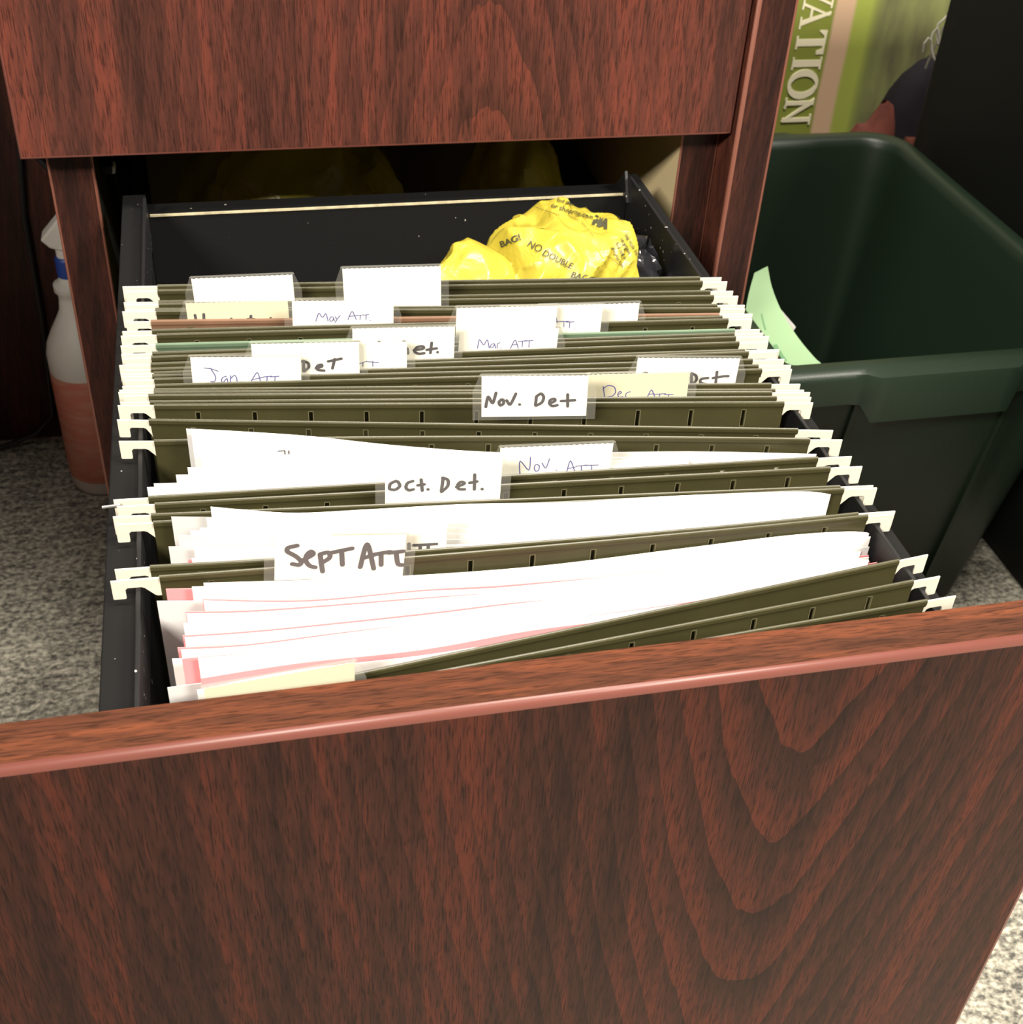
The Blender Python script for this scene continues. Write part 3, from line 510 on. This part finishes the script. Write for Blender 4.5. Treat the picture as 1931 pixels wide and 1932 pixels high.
# ------------------------------------------------------------------ loose sheets standing in three folders
SHEETS = {'A': ('the packed Sept Att folder', 'forms in the Sept Att folder'),
          'B': ('the folder behind the Sept Att tab', 'sheets behind the Sept Att tab'),
          'C': ('the NOV. ATT. folder', 'sheets in the NOV. ATT. folder')}
COL = {'w': ('white', 'white'), 'g': ('pale grey', 'grey'), 'p': ('pink', 'pink')}
SPECIAL = {('B', 1): 'largest curled white sheet standing out behind the Sept Att tab',
           ('A', 0): 'rearmost white sheet rising highest in the Sept Att folder',
           ('C', 1): 'tall white sheet sloping down from left in the NOV. ATT. folder'}
for k, L_ in STACKS.items():
    for s, (c_, pl) in enumerate(L_):
        seg = []
        for a in range(len(pl) - 1):
            for f_ in range(5): seg.append((a + f_ / 5) / (len(pl) - 1))
        seg.append(1.0)
        cur = []
        for t_ in seg: cur.append(catmull(pl, 1000)[min(1000, int(round(t_ * 1000)))] if False else None)
        cur = [Vector((min(p.x, 378.5), p.y, p.z)) for p in catmull(pl, 5 * (len(pl) - 1))]
        nn = len(cur) - 1; zb = -243.0
        def fn(u, v, cur=cur, nn=nn):
            p = cur[min(nn, int(round(u * nn)))]
            return (p.x, p.y, p.z * (1 - v) + zb * v)
        q = MB(); q.slab(fn, nn, 5, .22, (0, 1, 0))
        x0, y0 = cur[nn // 2].x, cur[nn // 2].y
        nm, mk = COL[c_]
        o = q.build('document_sheet', M[mk], None, smooth=False, base=(x0, y0, zb))
        if (k, s) == ('C', 2): PAGE = o; PAGE_Y = min(cur, key=lambda p: abs(p.x - 130)).y - .15
        where, grp = SHEETS[k]
        lab = SPECIAL.get((k, s), '%s sheet standing among the papers in %s' % (nm, where))
        tag(o, lab, 'paper', ('%s ' % nm) + grp)
q = MB()                                    # a printed page mark on one of the white sheets
for a, b_ in (((127.9, -20.6), (130.8, -20.6)), ((130.8, -20.6), (130.8, -22.6)), ((132.6, -20.9), (132.6, -22.6))):
    ribbon(q, [a, b_], .5, 0, lambda x, z, l: (x, PAGE_Y - l, z))
q.build('printed_mark', M['marker'], PAGE)

# ------------------------------------------------------------------ yellow bag and black bag in the drawer
def lumps(center, lobes, amp, seed, nu=150, nv=90, facet=False, amp2=None):
    """one crumpled plastic skin: outermost of several ellipsoids seen from centre, creased by ridged noise"""
    c0 = Vector(center)
    def rad(d):
        best = 5
        for c_, r_ in lobes:
            o_ = c0 - Vector(c_); R_ = Vector(r_)
            a = sum((d[i] / R_[i]) ** 2 for i in range(3)); b2 = 2 * sum(o_[i] * d[i] / R_[i] ** 2 for i in range(3)); cc = sum((o_[i] / R_[i]) ** 2 for i in range(3)) - 1
            D = b2 * b2 - 4 * a * cc
            if D > 0: best = max(best, (-b2 + math.sqrt(D)) / (2 * a))
        return best
    def fn(u, v):
        th = u * 2 * math.pi; ph = .02 + v * (math.pi - .04)
        d = Vector((math.sin(ph) * math.cos(th), math.sin(ph) * math.sin(th), math.cos(ph)))
        r_ = rad(d); p = c0 + d * r_
        s1 = Vector((seed, seed * 2, seed * 3))
        pw = p + Vector((noise.noise(p * .03 + s1), noise.noise(p * .03 + s1 * 3), noise.noise(p * .03 - s1))) * 14
        n_ = 1.3 * (1 - abs(noise.noise(pw * .022 + s1)) * 2) + .62 * (1 - abs(noise.noise(Vector((pw.x, pw.y * .6, pw.z * .35)) * .07 + s1 * 2)) * 2)
        return c0 + d * (r_ + amp * (n_ - .9))
    q = MB(); q.grid(fn, nu, nv, 0, True); return q
def bag_material(name, col, rough, trans, coat=0):
    m, nt, N, L, b = nodes_of(name)
    b.inputs['Base Color'].default_value = (*col, 1); b.inputs['Roughness'].default_value = rough; b.inputs['Specular IOR Level'].default_value = .5
    tc = N.new('ShaderNodeTexCoord')
    n = N.new('ShaderNodeTexNoise'); n.inputs['Scale'].default_value = 42; n.inputs['Detail'].default_value = 3; n.inputs['Distortion'].default_value = 1.0
    L.new(tc.outputs['Object'], n.inputs['Vector'])
    bp = N.new('ShaderNodeBump'); bp.inputs['Strength'].default_value = .5; bp.inputs['Distance'].default_value = .006
    L.new(n.outputs['Fac'], bp.inputs['Height']); L.new(bp.outputs[0], b.inputs['Normal'])
    t = N.new('ShaderNodeBsdfTranslucent'); t.inputs[0].default_value = (*col, 1)
    mx = N.new('ShaderNodeMixShader'); mx.inputs[0].default_value = trans
    L.new(b.outputs[0], mx.inputs[1]); L.new(t.outputs[0], mx.inputs[2]); L.new(mx.outputs[0], N['Material Output'].inputs[0])
    return m
M['yellow'] = bag_material('yellow_plastic_film', (.47, .39, .045), .3, .25)
M['blackbag'] = bag_material('black_plastic_film', (.012, .012, .014), .12, 0)
yb = lumps((300, -78, -75), [((316, -68, -66), (50, 44, 50)), ((340, -72, -57), (28, 34, 34)), ((258, -84, -78), (36, 32, 48)), ((285, -76, -90), (60, 40, 40))], 6.5, 1.3, 220, 130)
yo = yb.build('plastic_bag', M['yellow'], None, smooth=True, base=(300, -78, -150))
tag(yo, 'bright yellow crumpled plastic bag with black print in the open drawer', 'bag')
bb = lumps((366, -84, -64), [((362, -84, -64), (14.5, 22, 35))], 3.0, 5.1, 16, 11)
rb = random.Random(4)
bb.v = [tuple(Vector((362, -84, -64)) + (Vector(v) - Vector((362, -84, -64))) * rb.uniform(.72, 1.06)) for v in bb.v]
bo = bb.build('plastic_bag', M['blackbag'], None, smooth=False, base=(369, -84, -110))
tag(bo, 'shiny black plastic bag tucked right of the yellow bag', 'bag')
# print on the yellow bag: lettering pressed onto its skin
bvh = BVHTree.FromPolygons([Vector(v) for v in yb.v], yb.f)
M['print'] = plain('black_bag_print', (.04, .04, .02), .5, .3)
EYE = Vector((114, -755, 309))
def print_text(q, body, start, direction, size, bold=0.0, sh=0.0):
    cu = bpy.data.curves.new('t', 'FONT'); cu.body = body; cu.size = size; cu.offset = bold; cu.resolution_u = 3
    o = bpy.data.objects.new('t', cu); C.objects.link(o)
    dg = bpy.context.evaluated_depsgraph_get(); me = bpy.data.meshes.new_from_object(o.evaluated_get(dg))
    bm = bmesh.new(); bm.from_mesh(me); bmesh.ops.triangulate(bm, faces=bm.faces)
    bmesh.ops.subdivide_edges(bm, edges=[e_ for e_ in bm.edges if e_.calc_length() > size * .18], cuts=1)
    bmesh.ops.triangulate(bm, faces=bm.faces)
    st = Vector(start); dx = Vector(direction[0]).normalized(); dy = Vector(direction[1]).normalized()
    vs = []; ok = []
    for v in bm.verts:
        p = st + dx * (v.co.x) + dy * (v.co.y + sh * math.sin(v.co.x * .12))
        d = (p - EYE).normalized(); hit = bvh.ray_cast(EYE, d)
        if hit[0] is None: vs.append(p); ok.append(False)
        else: vs.append(hit[0] + hit[1] * (.8 if hit[1].dot(d) < 0 else -.8)); ok.append(True)
    fs = [[v.index for v in f.verts] for f in bm.faces if all(ok[v.index] for v in f.verts)]
    q.add(vs, fs); bm.free(); bpy.data.objects.remove(o); bpy.data.curves.remove(cu); bpy.data.meshes.remove(me)
q = MB()
RT = (.99, .1, .0)
print_text(q, 'BAG!', (271.5, -95, -25), ((.94, 0, .34), (-.34, 0, .94)), 5.6, .16)
print_text(q, 'NO', (286.5, -95, -25.2), ((.87, 0, -.48), (.5, 0, .86)), 6.2, .04)
print_text(q, 'DOUBLE', (296.2, -95, -31.5), ((.88, 0, -.47), (.45, 0, .88)), 5.6, .04)
print_text(q, 'BAGGING', (315, -95, -47), ((.95, 0, -.30), (.32, 0, .95)), 5.6, .06)
print_text(q, 'or shoprite.com', (299.5, -95, -1.5), ((.94, 0, -.33), (.33, 0, .94)), 4.2, .04)
print_text(q, 'find out more', (302.5, -95, 1.8), ((.97, 0, -.24), (.24, 0, .97)), 3.4, .04)
for j, tx in enumerate(('bag made from', 'recyclable', 'find out at', 'shoprite.com')):
    print_text(q, tx, (346.5 - j * 2.6, -95, -21.5 - j * 2.6), ((.52, 0, -.85), (.85, 0, .52)), 3.0, .035)
print_text(q, '_________', (290.3, -95, -.2), ((.92, 0, -.38), (.38, 0, .92)), 3.6, .02)
print_text(q, '_____', (310.2, -95, -6.4), ((.86, 0, -.5), (.5, 0, .86)), 3.6, .02)
print_text(q, '_______', (319.3, -95, -11.6), ((.65, 0, -.76), (.76, 0, .65)), 3.6, .02)
print_text(q, '_____', (338.0, -95, -34.0), ((.75, 0, -.66), (.66, 0, .75)), 3.6, .02)
print_text(q, '______', (338.8, -95, -7.0), ((.72, 0, -.69), (.69, 0, .72)), 3.6, .02)
print_text(q, 'HA', (325.5, -95, -13.0), ((.93, 0, -.36), (.36, 0, .93)), 7.0, .75)
pr = q.build('printed_lettering', M['print'], yo)
# two more yellow bags deep in the cavity
q = lumps((170, 170, -170), [((165, 165, -212), (100, 90, 180)), ((225, 150, -235), (42, 80, 150))], 9, 2.7, 90, 60)
tag(q.build('plastic_bag', M['yellow'], None, True, (170, 170, -408)), 'large dim yellow plastic bag in the dark cavity behind the drawer', 'bag')
q = lumps((346, 190, -200), [((346, 190, -225), (50, 80, 175))], 8, 7.7, 80, 50)
tag(q.build('plastic_bag', M['yellow'], None, True, (346, 190, -408)), 'second dim yellow bag at the right of the cavity behind the drawer', 'bag')

# ------------------------------------------------------------------ green recycling bin
M['green'] = plain('dark_green_plastic', (.0065, .0135, .0075), .42, .32, bump=.12, bscale=700)
X0, X1, Y0, Y1, ZR = 477, 785, -68, 366, -150
def rr(inset, n=30, rad=42):
    x0, x1, y0, y1 = X0 + inset, X1 - inset, Y0 + inset, Y1 - inset; r_ = max(6, rad - inset * .6); rf = max(4, r_ * .3)
    pts = []
    def arc(cx, cy, a0, r_=r_):
        for k in range(9): t = math.radians(a0 + 90 * k / 8); pts.append((cx + r_ * math.cos(t), cy + r_ * math.sin(t)))
    def seg(a, b_):
        for k in range(1, n): pts.append((a[0] + (b_[0] - a[0]) * k / n, a[1] + (b_[1] - a[1]) * k / n))
    arc(x0 + rf, y0 + rf, 180, rf); seg((x0 + rf, y0), (x1 - r_, y0)); arc(x1 - r_, y0 + r_, 270); seg((x1, y0 + r_), (x1, y1 - r_))
    arc(x1 - r_, y1 - r_, 0); seg((x1 - r_, y1), (x0 + r_, y1)); arc(x0 + r_, y1 - r_, 90); seg((x0, y1 - r_), (x0, y0 + rf))
    return pts
def ss(a, b_, x): t = max(0, min(1, (x - a) / (b_ - a))); return t * t * (3 - 2 * t)
bin_ = thing('recycling_bin', 'dark green plastic recycling bin on the carpet right of the desk', 'bin', (632, 150, FLOOR))
prof = [(58, FLOOR + 1), (56, FLOOR + 3), (22, ZR - 40), (17, ZR - 8), (4, ZR - 8), (3.2, ZR - 27), (0, ZR - 27), (-.4, ZR - 8), (1.2, ZR - 2.6), (5, ZR), (15, ZR), (19, ZR - 3), (21, ZR - 10), (26, ZR - 40), (60, FLOOR + 6)]
q = MB(); rings = []
for jj, (ins, z) in enumerate(prof):
    base = rr(ins); k0 = len(q.v); rings.append(k0)
    for (x, y) in base:
        near = y < Y0 + 45; far = y > Y1 - 45
        g = (ss(547, 556, x) * (1 - ss(668, 677, x))) if (near or far) else 0
        yy = y; zz = z
        if jj in (4, 5, 6, 7, 8):
            if jj in (5, 6): zz = z - 13 * g
            yy = y - (7.0 * g if near else -7.0 * g if far else 0)
        if near and jj in (2, 3) : yy += 3.0 * ss(700, 712, x)
        q.v.append((x, yy, zz))
    n_ = len(base)
for k0, k1 in zip(rings, rings[1:]):
    for a in range(n_): q.f.append([k0 + a, k0 + (a + 1) % n_, k1 + (a + 1) % n_, k1 + a]); q.m.append(0)
q.f.append([rings[0] + a for a in range(n_)]); q.m.append(0); q.f.append([rings[-1] + a for a in range(n_)]); q.m.append(0)
q.build('tub', M['green'], bin_, smooth=True)
for x in (560, 690):
    q = MB(); q.prism([(x - 2, ZR - 30), (x + 2, ZR - 30), (x + 1.5, FLOOR + 20), (x - 1.5, FLOOR + 20)],
                      lambda a, b_, t: (a, Y0 + 22 + (ZR - 40 - b_) * .135 + t, b_), -3, 2); q.build('rib', M['green'], bin_)
# green handbill and a white sheet in the bin
M['mint'] = paper('mint_green_paper', (.23, .345, .195), .1)
M['ink'] = plain('faint_print', (.10, .20, .10), .7, .1)
Rt = [(530, 80, -142), (533, 72, -156), (540, 62, -172), (549, 46, -186), (556, 22, -193), (563, 0, -196.5), (570, -16, -215)]
Lt = [(519.8, 80.0, -147.3), (513.3, 70.0, -162.6), (509.5, 60.0, -180.6), (507.9, 45.0, -195.9), (507.8, 25.0, -203.3), (512.8, 5.0, -205.8), (517.3, -15.0, -203.1)]
def fn(u, v):
    a = catmull(Lt, 48)[int(round(v * 48))]; c_ = catmull(Rt, 48)[int(round(v * 48))]
    p = a.lerp(c_, u); return (p.x, p.y, p.z)
def inkcell(i, j): return 1 if (i == 11 and 14 < j < 20) or (i in (12, 13) and 24 < j < 42 and (j % 7) != 3) else 0
q = MB(); q.slab(fn, 24, 48, .3, (.3, -1, .3), inkcell)
tag(q.build('handbill', [M['mint'], M['ink']], None, True, (520, 0, -250)), 'mint green printed paper curling in the green bin', 'paper')
q = MB(); q.slab(lambda u, v: (569.5 - 24 * (1 - u) + -5.9 * v * 4, 87, -203.7 + 25 * (1 - u) - 13 * v * 4), 8, 6, .3, (0, 1, .2))
tag(q.build('scrap_sheet', M['white'], None, False, (540, 74, -250)), 'pale grey paper corner behind the mint green paper in the bin', 'paper')

# ------------------------------------------------------------------ behind the bin
m, nt, N, L, b = nodes_of('printed_banner')
tc = N.new('ShaderNodeTexCoord'); sp = N.new('ShaderNodeSeparateXYZ'); L.new(tc.outputs['Object'], sp.inputs[0])
n = N.new('ShaderNodeTexNoise'); n.inputs['Scale'].default_value = 1; n.inputs['Detail'].default_value = 3
mp = N.new('ShaderNodeMapping'); mp.inputs['Scale'].default_value = (30, 30, 11); L.new(tc.outputs['Object'], mp.inputs[0]); L.new(mp.outputs[0], n.inputs['Vector'])
wob = math_node(N, L, 'ADD', sp.outputs[0], math_node(N, L, 'MULTIPLY', math_node(N, L, 'SUBTRACT', n.outputs['Fac'], .5), .004))
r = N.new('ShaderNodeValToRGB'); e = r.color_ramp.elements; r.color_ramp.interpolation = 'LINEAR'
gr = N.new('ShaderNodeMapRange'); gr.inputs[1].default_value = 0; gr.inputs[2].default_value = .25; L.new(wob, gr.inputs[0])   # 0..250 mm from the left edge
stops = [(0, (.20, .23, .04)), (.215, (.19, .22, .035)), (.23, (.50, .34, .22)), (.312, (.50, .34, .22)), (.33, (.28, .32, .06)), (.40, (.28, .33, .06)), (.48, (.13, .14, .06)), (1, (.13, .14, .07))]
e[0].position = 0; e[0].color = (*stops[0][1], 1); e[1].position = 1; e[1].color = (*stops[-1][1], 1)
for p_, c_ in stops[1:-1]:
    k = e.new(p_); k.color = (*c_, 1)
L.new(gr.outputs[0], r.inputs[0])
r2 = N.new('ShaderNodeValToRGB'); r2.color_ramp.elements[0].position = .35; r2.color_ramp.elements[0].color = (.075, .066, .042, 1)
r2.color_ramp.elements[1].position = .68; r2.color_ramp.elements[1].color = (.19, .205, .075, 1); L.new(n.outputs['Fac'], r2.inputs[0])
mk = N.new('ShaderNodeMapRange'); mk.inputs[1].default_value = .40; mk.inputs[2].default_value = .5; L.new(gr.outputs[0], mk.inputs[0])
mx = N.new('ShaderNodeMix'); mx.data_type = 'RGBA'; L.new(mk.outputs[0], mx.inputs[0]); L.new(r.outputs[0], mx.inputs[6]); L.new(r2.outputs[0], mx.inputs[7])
L.new(mx.outputs[2], b.inputs['Base Color']); b.inputs['Roughness'].default_value = .5
M['banner'] = m
M['letter'] = plain('cream_lettering', (.70, .65, .46), .6, .3)
ban = thing('banner', 'green printed banner with sideways cream capital letters against the wall', 'banner', (755, 600, FLOOR))
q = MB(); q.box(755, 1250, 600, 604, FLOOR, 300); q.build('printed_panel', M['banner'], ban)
# serif capitals, unit height; (along the reading direction, height)
def serif(x, y, w_, up_): return [(x - w_ / 2, y), (x + w_ / 2, y), (x + w_ / 2, y + .06 * up_), (x - w_ / 2, y + .06 * up_)]
GL = {
 'A': (.86, [[(.08, .0), (.17, 0), (.46, .92), (.42, 1.0)], [(.38, 1.0), (.48, 1.0), (.80, 0), (.62, 0)], [(.22, .30), (.62, .30), (.60, .38), (.24, .38)], serif(.12, 0, .24, 1), serif(.72, 0, .32, 1)]),
 'T': (.78, [[(.31, 0), (.47, 0), (.47, 1), (.31, 1)], [(.02, .92), (.76, .92), (.76, 1), (.02, 1)], [(.02, .74), (.06, .74), (.14, .93), (.02, .96)], [(.76, .74), (.72, .74), (.64, .93), (.76, .96)], serif(.39, 0, .36, 1)]),
 'I': (.42, [[(.13, 0), (.29, 0), (.29, 1), (.13, 1)], serif(.21, 0, .36, 1), serif(.21, 1, .36, -1)]),
 'N': (.92, [[(.12, 0), (.19, 0), (.19, 1), (.12, 1)], [(.02, 1), (.22, 1), (.80, .0), (.74, -.02)], [(.72, 0), (.79, 0), (.79, 1), (.72, 1)], serif(.155, 0, .30, 1), serif(.755, 1, .30, -1)]),
 'V': (.86, [[(.08, 1), (.26, 1), (.48, .06), (.42, 0)], [(.40, 0), (.48, 0), (.80, 1), (.72, 1)], serif(.16, 1, .32, -1), serif(.74, 1, .24, -1)])}
q = MB(); H_ = 36.5; pos = -62.0 - 31
def put(poly):
    put.k = getattr(put, 'k', 0) + .02
    ca = sum(p_[0] for p_ in poly) / len(poly)
    poly = [(a_ + (.035 if a_ > ca else -.035), b_) for a_, b_ in poly]
    q.prism(poly, lambda a, b_, t: (770 + b_ * H_, 600 + t, pos - a * H_), -.5 - put.k, .1)
for ch, p0, kx in (('V', -69.5, 1), ('A', -94, .92), ('T', -127.0, .92), ('I', -157, .9), ('O', -172, 1), ('N', -205, .92)):
    pos = p0
    if ch == 'O':
        n_ = 36
        for a in range(n_):
            t0, t1 = 2 * math.pi * a / n_, 2 * math.pi * (a + 1) / n_
            oo = lambda t: (.44 + .44 * math.cos(t), .5 + .52 * math.sin(t)); ii = lambda t: (.44 + .29 * math.cos(t), .5 + .42 * math.sin(t)) 
            put([oo(t0), oo(t1), ii(t1), ii(t0)])
    else:
        for poly in GL[ch][1]: put([(a * kx, b_) for a, b_ in poly])
q.build('lettering', M['letter'], ban)
cab = thing('steel_cabinet', 'black steel cabinet at the right edge beside the green bin', 'cabinet', (1000, 60, FLOOR))
M['cab'] = black('black_cabinet_enamel', (.0025, .003, .0022), .55, spec=.18, thr=.95)
q = MB(); q.box(800, 1300, -420, 356, FLOOR, 120); q.build('body', M['cab'], cab, bevel=3)
q = MB(); q.box(798.8, 800.6, -400, 337, FLOOR + 10, 112); q.build('side_cover', M['cab'], cab, bevel=.6)
M['darkcloth'] = plain('dark_cloth', (.009, .007, .010), .85, .2, bump=.3, bscale=120)
M['redcloth'] = plain('reddish_cloth', (.115, .032, .022), .8, .25, bump=.3, bscale=120, var=.3)
q = lumps((882, 497, -270), [((882, 497, -275), (54, 36, 152)), ((910, 497, -280), (40, 36, 150))], 4, 3.3, 70, 50)
tag(q.build('cloth_bundle', M['darkcloth'], None, True, (882, 497, FLOOR)), 'dark cloth bundle standing between banner and black cabinet', 'cloth')
q = lumps((800, 430, -290), [((803, 430, -290), (25, 21, 146)), ((779, 430, -300), (26, 20, 131))], 2.5, 4.4, 60, 50)
tag(q.build('cloth_bundle', M['redcloth'], None, True, (800, 430, FLOOR)), 'reddish brown cloth lump behind the green bin, against the dark bundle', 'cloth')
q = lumps((846, 424, -320), [((838, 424, -310), (11, 16, 143)), ((856, 424, -330), (14, 16, 138))], 2, 9.4, 50, 40)
tag(q.build('cloth_bundle', M['redcloth'], None, True, (846, 424, FLOOR)), 'small reddish cloth lump closest to the black cabinet', 'cloth')
M['cord'] = plain('white_cord', (.42, .40, .34), .6, .3)
q = MB(); q.tube([(832, 432, -96), (830, 430, -87), (833, 430, -81.5), (837, 430, -84), (839, 430, -92), (843, 430, -101), (848, 431, -106), (843, 432, -97), (838, 433, -84), (838, 432, -76.5), (841, 431, -72), (845, 430, -80), (849, 430, -92), (846, 431, -88), (842, 433, -76), (842, 433, -69), (846, 432, -64), (850, 433, -60), (853, 434, -66), (850, 436, -74), (852, 446, -98), (858, 462, -124)], 1.1, 8)
tag(q.build('cord', M['cord'], None, True, (858, 462, -124)), 'looped white cord above the dark bundle beside the black cabinet', 'cord')

# ------------------------------------------------------------------ left of the pedestal: spray bottle and cable
M['hdpe'] = plain('white_hdpe', (.52, .50, .46), .45, .4)
M['label'] = None
m, nt, N, L, b = nodes_of('red_printed_label')
tc = N.new('ShaderNodeTexCoord'); sp = N.new('ShaderNodeSeparateXYZ'); L.new(tc.outputs['Object'], sp.inputs[0])
n = N.new('ShaderNodeTexNoise'); n.inputs['Scale'].default_value = 1; mp = N.new('ShaderNodeMapping'); mp.inputs['Scale'].default_value = (30, 30, 120)
L.new(tc.outputs['Object'], mp.inputs[0]); L.new(mp.outputs[0], n.inputs['Vector'])
r = N.new('ShaderNodeValToRGB'); r.color_ramp.elements[0].position = .42; r.color_ramp.elements[0].color = (.42, .13, .085, 1)
r.color_ramp.elements[1].position = .62; r.color_ramp.elements[1].color = (.44, .20, .14, 1); L.new(n.outputs['Fac'], r.inputs[0])
L.new(r.outputs[0], b.inputs['Base Color']); b.inputs['Roughness'].default_value = .5
M['label'] = m
M['blue'] = plain('blue_collar', (.012, .04, .22), .45, .4)
bx, by, br = -21.5, 285, 31.5
bot = thing('spray_bottle', 'white spray bottle with red label and blue collar left of the pedestal', 'bottle', (bx, by, FLOOR))
q = MB(); q.lathe([(br - 5, FLOOR), (br - 1.5, FLOOR + 2), (br, FLOOR + 7), (br, -308), (br, -296), (br - 2, -286), (br - 7, -275), (br - 13, -264), (13.5, -254), (12.2, -243), (12.2, -238), (14.8, -235), (14.8, -229), (9.5, -226), (9, -220)], bx, by, 48)
q.build('body', M['hdpe'], bot, smooth=True)
q = MB(); n_ = 40
q.grid(lambda u, v: (bx + (br + .35) * math.cos(math.radians(150 + 150 * u)), by + (br + .35) * math.sin(math.radians(150 + 150 * u)), -312 - 112 * v), 30, 14)
q.build('label', M['label'], bot, smooth=True)
q = MB(); q.lathe([(9.6, -221), (9.6, -205), (8.5, -203)], bx, by, 32); q.build('collar', M['blue'], bot, smooth=False)
q = MB(); q.prism([(-38.5, -184), (-32, -191.5), (-24, -194.5), (2, -193), (6, -184), (8, -166), (2, -160), (-16, -160), (-24, -168)], lambda a, b_, t: (a, by + t, b_), -9, 9); q.lathe([(7.5, -204), (7.5, -190)], bx, by, 24)
q.build('trigger_head', M['hdpe'], bot, bevel=1.5)
q = MB(); q.prism([(-30, -193), (-25, -193), (-27, -210), (-34, -226), (-37, -224), (-31, -209)], lambda a, b_, t: (a, by + t, b_), -5, 5)
# the trigger lever points away from view behind the stile; kept short
q = MB(); q.tube([(-26, by, -194), (-22, by, -199), (-20, by, -204)], 4, 10); q.build('trigger', M['hdpe'], bot, smooth=True)
M['cable'] = plain('black_cable', (.008, .008, .008), .5, .4)
q = MB(); q.tube([(-420, 352, FLOOR + 5), (-250, 350, FLOOR + 5), (-160, 342, FLOOR + 5), (-120, 344, FLOOR + 6), (-90, 352, FLOOR + 12), (-70, 357, FLOOR + 30), (-62, 358, -300), (-60, 358, -200), (-50, 358, -110), (-38, 357, -146), (-20, 356, -172), (0, 356, -180)], 2.6, 8)
tag(q.build('cable', M['cable'], None, True, (-160, 345, FLOOR)), 'black cable along the foot of the dark panel at left', 'cable')
